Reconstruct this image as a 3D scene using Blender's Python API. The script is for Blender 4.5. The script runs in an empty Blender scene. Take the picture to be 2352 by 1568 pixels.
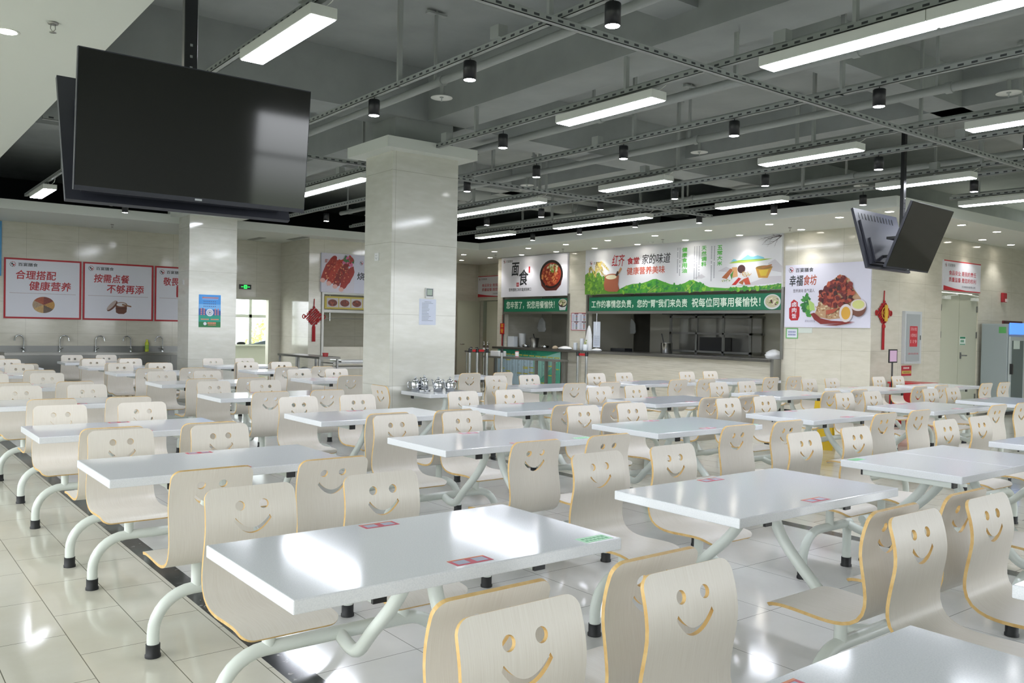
import bpy, bmesh, math, random
from math import sin, cos, pi, radians, sqrt, atan2
from mathutils import Vector, Matrix
from mathutils.geometry import delaunay_2d_cdt

SC = bpy.context.scene
COL = SC.collection
random.seed(7)

# ------------------------------------------------------------------ camera
YAW, PITCH, ROLL, CAMH, FPX = 0.66251, 0.01497, -0.01921, 1.4654, 1963.3
cam_d = bpy.data.cameras.new('camera'); cam = bpy.data.objects.new('camera', cam_d); COL.objects.link(cam)
cam_d.sensor_width = 36.0; cam_d.lens = FPX * 36.0 / 2352.0; cam_d.clip_start = 0.05; cam_d.clip_end = 300
_f = Vector((sin(YAW) * cos(PITCH), cos(YAW) * cos(PITCH), -sin(PITCH)))
_r = Vector((cos(YAW), -sin(YAW), 0)); _d = _f.cross(_r)
_r2 = _r * cos(ROLL) + _d * sin(ROLL); _d2 = _d * cos(ROLL) - _r * sin(ROLL)
_m = Matrix((( _r2.x, -_d2.x, -_f.x, 0), (_r2.y, -_d2.y, -_f.y, 0), (_r2.z, -_d2.z, -_f.z, CAMH), (0, 0, 0, 1)))
cam.matrix_world = _m
SC.camera = cam

# ------------------------------------------------------------------ exposure, world
SC.view_settings.view_transform = 'Standard'; SC.view_settings.look = 'None'
SC.view_settings.gamma = 1.0; SC.view_settings.use_curve_mapping = False
SC.view_settings.exposure = 0.3
SC.cycles.max_bounces = 8; SC.cycles.diffuse_bounces = 4; SC.cycles.glossy_bounces = 3
SC.cycles.transmission_bounces = 4; SC.cycles.caustics_reflective = False; SC.cycles.caustics_refractive = False
SC.cycles.sample_clamp_indirect = 4.0; SC.cycles.use_denoising = True
W = bpy.data.worlds.new('sky'); SC.world = W; W.use_nodes = True
nt = W.node_tree; nt.nodes.clear()
o_ = nt.nodes.new('ShaderNodeOutputWorld'); b_ = nt.nodes.new('ShaderNodeBackground')
tc = nt.nodes.new('ShaderNodeTexCoord'); sx = nt.nodes.new('ShaderNodeSeparateXYZ'); rp = nt.nodes.new('ShaderNodeValToRGB')
mp = nt.nodes.new('ShaderNodeMapRange'); mp.inputs[1].default_value = -0.15; mp.inputs[2].default_value = 0.5
nt.links.new(tc.outputs['Generated'], sx.inputs[0]); nt.links.new(sx.outputs['Z'], mp.inputs[0]); nt.links.new(mp.outputs[0], rp.inputs[0])
rp.color_ramp.elements[0].position = 0.15; rp.color_ramp.elements[0].color = (0.16, 0.18, 0.15, 1)
rp.color_ramp.elements[1].position = 0.3; rp.color_ramp.elements[1].color = (0.93, 0.96, 1.0, 1)
nt.links.new(rp.outputs[0], b_.inputs[0]); b_.inputs[1].default_value = 6.6
nt.links.new(b_.outputs[0], o_.inputs[0])
LAMP = 36.0        # radiance of the linear LED panels
SPOT = 30.0        # radiance of the small spots and downlights

def portal(loc, rot, sx_, sy_):
    l = bpy.data.lights.new('window_portal', 'AREA'); l.shape = 'RECTANGLE'; l.size = sx_; l.size_y = sy_
    l.cycles.is_portal = True
    o = bpy.data.objects.new('window_portal', l); COL.objects.link(o); o.location = loc; o.rotation_euler = rot
portal((6.0, -4.95, 1.95), (radians(90), 0, 0), 17.0, 2.1)           # windows behind the camera, light going +y
portal((-3.45, 5.0, 1.95), (radians(90), 0, radians(-90)), 17.0, 2.1)  # windows on the left side
portal((8.4, 21.45, 1.9), (radians(-90), 0, 0), 2.6, 2.0)             # window of the room behind the doorway

# ------------------------------------------------------------------ materials
def lin(c):
    if isinstance(c, str): c = tuple(int(c[i:i + 2], 16) for i in (0, 2, 4))
    return tuple((x / 255 / 12.92) if x / 255 <= 0.04045 else ((x / 255 + 0.055) / 1.055) ** 2.4 for x in c) + (1.0,)
MATS = {}
def mat(name, col, rough=0.5, metal=0.0, spec=0.5, emit=0.0, coat=0.0):
    if name in MATS: return MATS[name]
    m = bpy.data.materials.new(name); m.use_nodes = True; MATS[name] = m
    p = m.node_tree.nodes['Principled BSDF']
    p.inputs['Base Color'].default_value = lin(col); p.inputs['Roughness'].default_value = rough
    p.inputs['Metallic'].default_value = metal; p.inputs['Specular IOR Level'].default_value = spec
    p.inputs['Coat Weight'].default_value = coat; p.inputs['Coat Roughness'].default_value = 0.06
    if emit:
        p.inputs['Emission Color'].default_value = lin(col); p.inputs['Emission Strength'].default_value = emit
    return m
def N(m, t): return m.node_tree.nodes.new(t)
def L(m, a, b): m.node_tree.links.new(a, b)
def prin(m): return m.node_tree.nodes['Principled BSDF']
def objco(m, scale=(1, 1, 1), loc=(0, 0, 0), rot=(0, 0, 0), kind='Object'):
    t = N(m, 'ShaderNodeTexCoord'); mp = N(m, 'ShaderNodeMapping')
    mp.inputs['Scale'].default_value = scale; mp.inputs['Location'].default_value = loc; mp.inputs['Rotation'].default_value = rot
    L(m, t.outputs[kind], mp.inputs[0]); return mp.outputs[0]
def ramp(m, src, stops):
    r = N(m, 'ShaderNodeValToRGB'); L(m, src, r.inputs[0]); e = r.color_ramp.elements
    while len(e) > 1: e.remove(e[0])
    e[0].position, e[0].color = stops[0][0], lin(stops[0][1])
    for pos, c in stops[1:]:
        n = e.new(pos); n.color = lin(c)
    return r.outputs[0]
def noise(m, co, scale, detail=3, rough=0.55):
    n = N(m, 'ShaderNodeTexNoise'); n.inputs['Scale'].default_value = scale; n.inputs['Detail'].default_value = detail
    n.inputs['Roughness'].default_value = rough; L(m, co, n.inputs['Vector']); return n.outputs[0]
def mixc(m, fac, a, b, mode='MIX'):
    n = N(m, 'ShaderNodeMix'); n.data_type = 'RGBA'; n.blend_type = mode
    if isinstance(fac, float): n.inputs[0].default_value = fac
    else: L(m, fac, n.inputs[0])
    for i, x in ((6, a), (7, b)):
        if isinstance(x, (tuple, str)): n.inputs[i].default_value = lin(x)
        else: L(m, x, n.inputs[i])
    return n.outputs[2]
def base(m, out): L(m, out, prin(m).inputs['Base Color'])
def bump(m, h, strength=0.1, dist=0.01):
    b = N(m, 'ShaderNodeBump'); b.inputs['Strength'].default_value = strength; b.inputs['Distance'].default_value = dist
    L(m, h, b.inputs['Height']); L(m, b.outputs[0], prin(m).inputs['Normal'])

M_ply = mat('birch_laminate', 'dcd5ca', 0.38)
c = noise(M_ply, objco(M_ply, (150, 3, 3)), 3.0, 5); base(M_ply, ramp(M_ply, c, [(0.3, 'dad3c8'), (0.5, 'e0dad0'), (0.72, 'e4dfd6')]))
M_edge = mat('plywood_edge', 'd9b06a', 0.55)
c = noise(M_edge, objco(M_edge, (3, 3, 3)), 12.0, 2); base(M_edge, ramp(M_edge, c, [(0.3, 'cda768'), (0.7, 'dcbc80')]))
M_quartz = mat('white_quartz', 'e6e9ee', 0.1)
co = objco(M_quartz)
v = N(M_quartz, 'ShaderNodeTexVoronoi'); v.inputs['Scale'].default_value = 260; L(M_quartz, co, v.inputs['Vector'])
n2 = noise(M_quartz, co, 220, 3, 0.6)
sp = ramp(M_quartz, v.outputs['Distance'], [(0.0, 'b4babd'), (0.12, 'd4d9da'), (0.2, 'ffffff')])
c = ramp(M_quartz, n2, [(0.3, 'dfe3e8'), (0.6, 'eaedf1')])
base(M_quartz, mixc(M_quartz, 0.5, c, sp, 'MULTIPLY'))
M_white = mat('white_painted_steel', 'dde4de', 0.3)
M_rust = mat('rusted_steel', '6a3b24', 0.8)
M_rubber = mat('black_rubber', '1b1d1f', 0.55)
M_black = mat('black_plastic', '17191c', 0.35)
M_blackgloss = mat('screen_glass', '07090a', 0.06, spec=0.6)
M_tvback = mat('dark_grey_plastic', '2c2e38', 0.45)
M_steel = mat('brushed_steel', '9a9a96', 0.32, 0.9)
M_chrome = mat('polished_steel', 'c9ccd0', 0.12, 1.0)
M_gyp = mat('white_gypsum', 'dfe3dd', 0.75)
M_white_wall = mat('white_plaster', 'e4e6df', 0.7)
M_conc = mat('grey_painted_concrete', '8e9391', 0.8)
c = noise(M_conc, objco(M_conc), 2.0, 5); base(M_conc, ramp(M_conc, c, [(0.3, '949997'), (0.7, 'a2a7a5')]))
M_grey = mat('grey_painted_pipe', 'a2a7a4', 0.6)
M_dark = mat('charcoal_and_void_shade', '1d2022', 0.9)  # plain charcoal; on the upper walls it stands in for shade above the soffits
M_lampbody = mat('white_lamp_housing', 'e2e5df', 0.5)
M_led = mat('led_panel', 'f0f4ff', 0.5, emit=LAMP)
M_spot = mat('spot_lens', 'fbfbff', 0.5, emit=SPOT)
M_down = mat('downlight_lens', 'fff6e8', 0.5, emit=SPOT)
M_glass = mat('clear_glass', 'f4fbf8', 0.02); prin(M_glass).inputs['Transmission Weight'].default_value = 1.0

def marble(name, base_c, dark_c, light_c, rough=0.08, joint=None, axis='xz'):
    m = mat(name, base_c, rough)
    co = objco(m, (1, 1, 1), kind='Object')
    n = noise(m, objco(m, (1.2, 1.2, 5.0)), 3.0, 6, 0.6)
    c = ramp(m, n, [(0.3, dark_c), (0.5, base_c), (0.7, light_c)])
    if joint:
        s = N(m, 'ShaderNodeSeparateXYZ'); L(m, co, s.inputs[0]); k = N(m, 'ShaderNodeCombineXYZ')
        L(m, s.outputs['XYZ'.index(axis[0].upper())], k.inputs[0]); L(m, s.outputs[2], k.inputs[1])
        b = N(m, 'ShaderNodeTexBrick'); b.offset = 0.0; b.inputs['Scale'].default_value = 1.0
        b.inputs['Mortar Size'].default_value = 0.0018; b.inputs['Brick Width'].default_value = joint[0]; b.inputs['Row Height'].default_value = joint[1]
        b.inputs['Color1'].default_value = b.inputs['Color2'].default_value = (1, 1, 1, 1); b.inputs['Mortar'].default_value = (0.55, 0.54, 0.5, 1)
        L(m, k.outputs[0], b.inputs['Vector']); c = mixc(m, 1.0, c, b.outputs['Color'], 'MULTIPLY')
    base(m, c); return m
M_wallx = marble('beige_wall_tile_x', 'cfccbe', 'c9c6b7', 'd4d1c4', 0.1, (0.9, 0.6), 'xz')
M_wally = marble('beige_wall_tile_y', 'cfccbe', 'c9c6b7', 'd4d1c4', 0.1, (0.9, 0.6), 'yz')
M_col = marble('column_tile', 'd4d4ca', 'cfcfc5', 'dadad2', 0.08, (1.2, 0.8), 'xz')

def tile_floor(name, c0, c1, w, h, off, mortar, loc, swap):
    m = mat(name, c0, 0.1)
    t = N(m, 'ShaderNodeTexCoord'); s = N(m, 'ShaderNodeSeparateXYZ'); L(m, t.outputs['Object'], s.inputs[0])
    k = N(m, 'ShaderNodeCombineXYZ')
    L(m, s.outputs[1 if swap else 0], k.inputs[0]); L(m, s.outputs[0 if swap else 1], k.inputs[1])
    mp = N(m, 'ShaderNodeMapping'); mp.inputs['Location'].default_value = loc; L(m, k.outputs[0], mp.inputs[0])
    b = N(m, 'ShaderNodeTexBrick'); b.offset = off; b.inputs['Scale'].default_value = 1.0
    b.inputs['Mortar Size'].default_value = 0.0022; b.inputs['Mortar Smooth'].default_value = 0.1
    b.inputs['Brick Width'].default_value = w; b.inputs['Row Height'].default_value = h
    b.inputs['Color1'].default_value = b.inputs['Color2'].default_value = (1, 1, 1, 1); b.inputs['Mortar'].default_value = lin(mortar)
    L(m, mp.outputs[0], b.inputs['Vector'])
    n = noise(m, objco(m, (1, 1, 1)), 2.2, 6, 0.65)
    c = ramp(m, n, [(0.3, c0), (0.7, c1)])
    base(m, mixc(m, 1.0, c, b.outputs['Color'], 'MULTIPLY')); return m
M_fl_beige = tile_floor('beige_floor_tile', 'cdcabb', 'd6d4c8', 0.608, 0.303, 0.5, '8a8a82', (-3.78 + 0.608 * 20, -0.82 + 0.303 * 40, 0), True)
M_fl_white = tile_floor('pale_floor_tile', 'cfcfcc', 'd8d8d5', 0.605, 0.605, 0.0, '9a9a98', (-2.06 + 0.605 * 20, -3.3 + 0.605 * 20, 0), False)
M_strip = mat('black_marble_strip', '24262a', 0.1)
n = noise(M_strip, objco(M_strip, (1, 1, 1)), 14, 8, 0.75)
base(M_strip, ramp(M_strip, n, [(0.0, '1c1e22'), (0.6, '26282b'), (0.64, '9a9a96'), (0.68, '2a2c2e')]))
M_counter = mat('greige_woodgrain_tile', 'b9b5a6', 0.3)
n = noise(M_counter, objco(M_counter, (3, 1.2, 45)), 2.0, 5, 0.6); base(M_counter, ramp(M_counter, n, [(0.3, 'a8a496'), (0.5, 'bcb8aa'), (0.7, 'c8c5b9')]))
M_tray = mat('perforated_channel', '9a9f9c', 0.5)
t = N(M_tray, 'ShaderNodeTexCoord'); s = N(M_tray, 'ShaderNodeSeparateXYZ'); L(M_tray, t.outputs['Object'], s.inputs[0])
def frac_lt(m, src, period, duty):
    d = N(m, 'ShaderNodeMath'); d.operation = 'DIVIDE'; d.inputs[1].default_value = period; L(m, src, d.inputs[0])
    f = N(m, 'ShaderNodeMath'); f.operation = 'FRACT'; L(m, d.outputs[0], f.inputs[0])
    g = N(m, 'ShaderNodeMath'); g.operation = 'LESS_THAN'; g.inputs[1].default_value = duty; L(m, f.outputs[0], g.inputs[0]); return g.outputs[0]
a1 = frac_lt(M_tray, s.outputs[1], 0.1, 0.45)
ab = N(M_tray, 'ShaderNodeMath'); ab.operation = 'ABSOLUTE'; L(M_tray, s.outputs[2], ab.inputs[0])
g2 = N(M_tray, 'ShaderNodeMath'); g2.operation = 'LESS_THAN'; g2.inputs[1].default_value = 0.008; L(M_tray, ab.outputs[0], g2.inputs[0])
mu = N(M_tray, 'ShaderNodeMath'); mu.operation = 'MULTIPLY'; L(M_tray, a1, mu.inputs[0]); L(M_tray, g2.outputs[0], mu.inputs[1])
base(M_tray, mixc(M_tray, mu.outputs[0], '9a9f9c', '34383a'))

def flat(hexc, rough=0.45): return mat('print_' + hexc, hexc, rough)

# ------------------------------------------------------------------ mesh helper
class MB:
    def __init__(s): s.v = []; s.f = []; s.m = []; s.s = []
    def add(s, vs, fs, mi=0, sm=False):
        b = len(s.v); s.v += [tuple(x) for x in vs]
        for f in fs: s.f.append(tuple(b + i for i in f)); s.m.append(mi); s.s.append(sm)
    def box(s, x0, y0, z0, x1, y1, z1, mi=0):
        s.add([(x0, y0, z0), (x1, y0, z0), (x1, y1, z0), (x0, y1, z0), (x0, y0, z1), (x1, y0, z1), (x1, y1, z1), (x0, y1, z1)],
              [(0, 3, 2, 1), (4, 5, 6, 7), (0, 1, 5, 4), (1, 2, 6, 5), (2, 3, 7, 6), (3, 0, 4, 7)], mi)
    def poly(s, pts, mi=0): s.add(pts, [tuple(range(len(pts)))], mi)
    def tube(s, path, r, n=10, mi=0, cap=True, sm=True):
        P = [Vector(p) for p in path]; rs = r if isinstance(r, (list, tuple)) else [r] * len(P)
        rings = []; up = None
        for i, p in enumerate(P):
            t = (P[min(i + 1, len(P) - 1)] - P[max(i - 1, 0)]).normalized()
            if up is None:
                up = Vector((0, 0, 1)) if abs(t.z) < 0.9 else Vector((1, 0, 0))
            a = (up - t * up.dot(t))
            if a.length < 1e-4: a = Vector((0, 1, 0)) - t * t.y
            a.normalize(); b = t.cross(a); up = a
            rings.append([p + (a * cos(2 * pi * k / n) + b * sin(2 * pi * k / n)) * rs[i] for k in range(n)])
        vs = [q for r_ in rings for q in r_]; fs = []
        for i in range(len(P) - 1):
            for k in range(n):
                fs.append((i * n + k, i * n + (k + 1) % n, (i + 1) * n + (k + 1) % n, (i + 1) * n + k))
        s.add(vs, fs, mi, sm)
        if cap:
            s.add(rings[0], [tuple(reversed(range(n)))], mi); s.add(rings[-1], [tuple(range(n))], mi)
    def lathe(s, prof, c=(0, 0, 0), n=20, mi=0, sm=True):
        vs = []; fs = []
        for r, z in prof:
            for k in range(n): vs.append((c[0] + r * cos(2 * pi * k / n), c[1] + r * sin(2 * pi * k / n), c[2] + z))
        for i in range(len(prof) - 1):
            for k in range(n): fs.append((i * n + k, i * n + (k + 1) % n, (i + 1) * n + (k + 1) % n, (i + 1) * n + k))
        s.add(vs, fs, mi, sm)
        if prof[0][0] > 1e-4: s.add(vs[:n], [tuple(reversed(range(n)))], mi)
        if prof[-1][0] > 1e-4: s.add(vs[-n:], [tuple(range(n))], mi)
    def ell(s, cx, cz, rx, rz, y, mi=0, n=24, rot=0.0, jit=0.0, rnd=None):
        q = []
        for k in range(n):
            a = -2 * pi * k / n; j = 1 + (rnd.uniform(-jit, jit) if rnd else 0)
            ex, ez = rx * cos(a) * j, rz * sin(a) * j
            q.append((cx + ex * cos(rot) - ez * sin(rot), y, cz + ex * sin(rot) + ez * cos(rot)))
        s.poly(list(reversed(q)), mi)
    def xz(s, pts, y, mi=0):            # polygon on the front of a sign (facing -y)
        a = sum(pts[i][0] * pts[(i + 1) % len(pts)][1] - pts[(i + 1) % len(pts)][0] * pts[i][1] for i in range(len(pts)))
        if a < 0: pts = list(reversed(pts))
        s.poly([(p[0], y, p[1]) for p in pts], mi)
    def rect(s, x0, z0, x1, z1, y, mi=0): s.xz([(x0, z0), (x1, z0), (x1, z1), (x0, z1)], y, mi)
    def mesh(s, name, mats):
        me = bpy.data.meshes.new(name); me.from_pydata(s.v, [], s.f)
        for m in (mats if isinstance(mats, (list, tuple)) else [mats]): me.materials.append(m)
        me.polygons.foreach_set('material_index', s.m); me.polygons.foreach_set('use_smooth', s.s); me.update(); return me
    def build(s, name, mats, parent=None, loc=(0, 0, 0), rotz=0.0, bevel=0.0, label=None):
        o = bpy.data.objects.new(name, s.mesh(name, mats)); COL.objects.link(o)
        o.location = loc; o.rotation_euler = (0, 0, rotz)
        if parent: o.parent = parent
        if bevel:
            b = o.modifiers.new('bevel', 'BEVEL'); b.width = bevel; b.segments = 2; b.limit_method = 'ANGLE'; b.angle_limit = radians(40)
        if label: o['label'] = label
        return o
def tag(o, label, cat, group=None):
    o['label'] = label; o['category'] = cat
    if group: o['group'] = group
    return o
def thing(name, label, cat, loc=(0, 0, 0), rotz=0.0, group=None):
    o = bpy.data.objects.new(name, None); COL.objects.link(o); o.location = loc; o.rotation_euler = (0, 0, rotz); o.empty_display_size = 0.1
    return tag(o, label, cat, group)
def struct(name, mb, mats, bevel=0.0):
    o = mb.build(name, mats, bevel=bevel); o['kind'] = 'structure'; return o
def copy_tree(o, parent=None):
    c = o.copy(); COL.objects.link(c)
    if parent: c.parent = parent
    for ch in list(o.children): copy_tree(ch, c)
    return c
def text(name, parent, s, x0, z0, x1, z1, m, y, bold=0.0, shear=0.0, keep=False):
    """lettering fitted to a box on the front (-y) of a sign"""
    c = bpy.data.curves.new('lettering', 'FONT'); c.body = s; c.size = 1.0; c.shear = shear; c.resolution_u = 2
    o = bpy.data.objects.new('lettering', c); COL.objects.link(o)
    dg = bpy.context.evaluated_depsgraph_get(); me = bpy.data.meshes.new_from_object(o.evaluated_get(dg))
    bpy.data.objects.remove(o); bpy.data.curves.remove(c)
    xs = [v.co.x for v in me.vertices]; ys = [v.co.y for v in me.vertices]
    ax, bx, ay, by = min(xs), max(xs), min(ys), max(ys)
    kx = (x1 - x0) / (bx - ax); kz = (z1 - z0) / max(by - ay, 1e-6)
    if keep: kz = kx = min(kx, kz)
    for v in me.vertices: v.co = Vector((x0 + (v.co.x - ax) * kx, y, z0 + (v.co.y - ay) * kz))
    if bold:
        b = bold * 0.55; V0 = [v.co.copy() for v in me.vertices]; F0 = [tuple(p.vertices) for p in me.polygons]; V = []; F = []
        for k, (dx, dz) in enumerate(((0, 0), (b, 0), (-b, 0), (0, b), (0, -b))):
            n = len(V); V += [v + Vector((dx * kx, -0.00004 * k, dz * kz)) for v in V0]; F += [tuple(n + i for i in f) for f in F0]
        me = bpy.data.meshes.new('lettering'); me.from_pydata(V, [], F)
    me.materials.clear(); me.materials.append(m)
    r = bpy.data.objects.new(name, me); COL.objects.link(r); r.parent = parent
    return r
def smooth_path(pts, n=6):
    """Catmull-Rom through points"""
    P = [Vector(p) for p in pts]; out = []
    for i in range(len(P) - 1):
        a, b, c, d = P[max(i - 1, 0)], P[i], P[i + 1], P[min(i + 2, len(P) - 1)]
        for k in range(n):
            t = k / n
            out.append(0.5 * ((2 * b) + (c - a) * t + (2 * a - 5 * b + 4 * c - d) * t * t + (3 * b - a - 3 * c + d) * t ** 3))
    out.append(P[-1]); return out

# ================================================================== SETTING
XW, YL, YS, ZS = 13.5, 18.5, 7.57, 3.30      # counter wall, sink wall, door wall, soffit height
YM, XR = 17.0, 14.5                           # roast stall wall, recess wall
SLAB = 4.38
mb = MB()
mb.box(-4, -5.5, -0.1, 1.45, YL, 0.0, 0); mb.box(1.57, -5.5, -0.1, 5.70, 21.0, 0.0, 1); mb.box(5.82, -5.5, -0.1, 22.5, 22.0, 0.0, 0)
struct('floor', mb, [M_fl_beige, M_fl_white])
mb = MB(); mb.box(1.45, -5.5, -0.1, 1.57, YL, 0.0); struct('trim_1', mb, M_strip)
mb = MB(); mb.box(5.70, -5.5, -0.1, 5.82, 21.0, 0.0); struct('trim_2', mb, M_strip)
mb = MB(); mb.box(-4, -5.5, SLAB, 22.5, 21, SLAB + 0.2); struct('ceiling', mb, M_conc)
# beams
for i, (a, b_x, zb) in enumerate(((5.2, 5.72, 3.80), (9.6, 9.95, 3.98))):
    mb = MB(); mb.box(a, -5.0, zb, b_x, 8.3, SLAB); mb.box(a, 8.8, zb, b_x, 16.0, SLAB); struct('beam', mb, M_conc)
for y0, y1, zb in ((8.3, 8.8, 3.80), (4.4, 4.75, 3.98), (12.4, 12.75, 3.98)):
    mb = MB(); mb.box(-4, y0, zb, 5.2, y1, SLAB); mb.box(5.72, y0, zb, 22, y1, SLAB); struct('beam', mb, M_conc)
# dropped gypsum soffits round the hall
mb = MB(); mb.box(-4, -5.2, ZS, 1.38, 16.4, ZS + 0.16)
mb.box(-4, 16.4, ZS, 14.6, 20.4, ZS + 0.16); mb.box(11.75, YS, ZS, 13.7, 16.4, ZS + 0.16); mb.box(11.75, 6.25, ZS, 22.3, YS, ZS + 0.16)
mb.box(13.65, YS, ZS, 17.0, 16.4, ZS + 0.1)
struct('ceiling_soffit', mb, M_gyp)
# upper walls above the soffits, shade of the unlit void painted into their colour
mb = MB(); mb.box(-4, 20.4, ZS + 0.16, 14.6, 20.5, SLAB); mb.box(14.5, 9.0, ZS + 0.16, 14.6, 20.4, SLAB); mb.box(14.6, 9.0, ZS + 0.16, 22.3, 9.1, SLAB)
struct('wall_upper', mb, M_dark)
# sink wall with the doorway
mb = MB(); dz = 2.02
mb.box(-4, YL, 0, 6.45, YL + 0.12, ZS); mb.box(7.52, YL, 0, 7.9, YL + 0.12, ZS); mb.box(6.45, YL, dz, 7.52, YL + 0.12, ZS)
struct('wall_back', mb, M_wallx)
mb = MB(); mb.box(7.76, YM, 0, 7.9, YL, ZS); mb.box(7.9, YM, 0, 8.06, YM + 0.12, ZS); mb.box(8.06, YM, 2.17, 11.2, YM + 0.12, ZS); mb.box(8.06, YM, 0, 11.2, YM + 0.12, 1.0)
mb.box(11.08, YM + 0.12, 0, 11.2, 20.2, ZS); mb.box(8.06, 19.0, 0, 11.08, 19.1, ZS)
struct('wall_stall', mb, M_wallx)
mb = MB(); mb.box(11.2, 20.2, 0, 14.5, 20.32, ZS); struct('wall_recess', mb, M_wallx)
mb = MB(); mb.box(XR, 17.95, 0, XR + 0.1, 19.28, ZS); mb.box(XR, 20.1, 0, XR + 0.1, 20.32, ZS); mb.box(XR, 19.28, 2.26, XR + 0.1, 20.1, ZS); struct('wall_recess_side', mb, M_wally)
# counter wall with its two hatches
mb = MB(); T = 0.15
mb.box(XW, 17.66, 0, XW + T, 17.95, ZS); mb.box(XW, 15.13, 2.27, XW + T, 17.66, ZS); mb.box(XW, 14.5, 0, XW + T, 15.13, ZS)
mb.box(XW, 9.3, 2.27, XW + T, 14.5, ZS); mb.box(XW, YS, 0, XW + T, 9.3, ZS)
mb.box(XW, 15.13, 0, XW + T, 17.66, 0.94); mb.box(XW, 9.3, 0, XW + T, 14.5, 0.94); mb.box(XW + T, 17.85, 0, 17.0, 17.95, ZS)
struct('wall_counter', mb, M_wally)
mb = MB(); mb.box(XW + T, YS, 0, 15.92, YS + 0.12, ZS); mb.box(17.42, YS, 0, 22.3, YS + 0.12, ZS); mb.box(15.92, YS, 2.3, 17.42, YS + 0.12, ZS); struct('wall_door', mb, M_wallx)
M_kit = mat('kitchen_wall', 'a9a79b', 0.5)
mb = MB(); mb.box(15.3, 9.3, 0, 15.4, 14.21, ZS); mb.box(15.3, 15.24, 0, 15.4, 17.85, ZS); mb.box(15.3, 14.21, 1.9, 15.4, 15.24, ZS); mb.box(15.4, 14.1, 0, 16.9, 14.2, ZS); mb.box(15.4, 15.25, 0, 16.9, 15.35, ZS)
mb.box(16.8, 14.2, 0, 16.9, 15.25, ZS, 1); mb.box(XW + T, 14.75, 0, 15.3, 14.85, ZS); struct('wall_kitchen', mb, [M_kit, M_dark])
# walls behind and beside the camera, with window openings
def window_wall(name, wname, x0, x1, horizontal, pos, spans):
    mb = MB(); fr = MB()
    def bx(m_, a, z0, b, z1, t0, t1, mi=0):
        if horizontal: m_.box(a, pos + t0, z0, b, pos + t1, z1, mi)
        else: m_.box(pos + t0, a, z0, pos + t1, b, z1, mi)
    bx(mb, x0, 0, x1, 0.9, 0, 0.2); bx(mb, x0, 3.0, x1, SLAB, 0, 0.2)
    cur = x0
    for a, b in spans:
        bx(mb, cur, 0.9, a, 3.0, 0, 0.2); cur = b
        k = a
        while k < b - 0.1:
            bx(fr, k, 0.9, k + 0.06, 3.0, 0.06, 0.12); k += (b - a) / 3.0
        bx(fr, b - 0.06, 0.9, b, 3.0, 0.06, 0.12); bx(fr, a, 2.3, b, 2.36, 0.06, 0.12)
    bx(mb, cur, 0.9, x1, 3.0, 0, 0.2)
    struct(name, mb, M_white_wall); struct(wname, fr, M_white)
window_wall('wall_front', 'window_1', -4, 22.3, True, -5.2, [(5.3, 9.8), (10.5, 15.0), (15.8, 20)])
window_wall('wall_left', 'window_2', -5.2, YL, False, -3.7, [(-4.0, 1.0), (1.8, 7.0), (7.8, 13.0)])
mb = MB(); mb.box(22.2, -5.2, 0, 22.3, YS, SLAB); struct('wall_right', mb, M_wally)
# bright room behind the doorway
M_mint = mat('pale_green_wall', 'eef3ea', 0.6)
mb = MB(); mb.box(6.0, 21.5, 0, 10.4, 21.62, 0.92); mb.box(6.0, 21.5, 2.9, 10.4, 21.62, 3.3); mb.box(5.9, YL + 0.12, 0, 6.0, 21.62, 0.92); mb.box(10.4, 18.62, 0, 10.5, 21.62, 0.92); mb.box(5.9, YL + 0.12, 2.9, 6.0, 21.62, 3.3); mb.box(10.4, 18.62, 2.9, 10.5, 21.62, 3.3)
mb.box(5.9, YL + 0.12, 3.25, 10.5, 21.62, 3.3); struct('wall_annex', mb, M_mint)
mb = MB()
for x in (6.0, 7.1, 8.2, 9.3, 10.34): mb.box(x, 21.53, 0.92, x + 0.07, 21.59, 2.9)
mb.box(6.0, 21.53, 1.62, 10.4, 21.59, 1.70); mb.box(6.0, 21.46, 0.9, 10.4, 21.62, 0.94)
struct('window_3', mb, M_white)
mb = MB(); mb.box(6.05, 21.555, 0.94, 10.35, 21.56, 2.9); struct('window_glass', mb, M_glass)
mb = MB(); mb.box(6.42, YL - 0.02, 0, 6.48, YL + 0.14, dz + 0.04); mb.box(7.48, YL - 0.02, 0, 7.54, YL + 0.14, dz + 0.04); mb.box(6.48, YL - 0.02, dz - 0.02, 7.48, YL + 0.14, dz + 0.04)
struct('doorway_frame', mb, mat('cream_door_frame', 'cfcfbd', 0.5))
# columns with their capitals and the bare concrete above
def column(x0, y0, x1, y1):
    mb = MB(); mb.box(x0, y0, 0, x1, y1, 3.41); mb.box(x0 + 0.05, y0 + 0.05, 3.53, x1 - 0.05, y1 - 0.05, SLAB, 1)
    struct('column', mb, [M_col, M_conc])
    mb = MB(); mb.box(x0 - 0.16, y0 - 0.16, 3.41, x1 + 0.16, y1 + 0.16, 3.53); struct('column_trim', mb, M_gyp)
column(4.76, 8.30, 5.63, 8.92); column(4.89, 15.79, 5.76, 16.42)
# skirting
mb = MB(); mb.box(-3.7, YL - 0.015, 0, 2.25, YL, 0.1); mb.box(XW - 0.015, YS, 0, XW, 9.3, 0.1); struct('baseboard_back', mb, M_strip)

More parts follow.
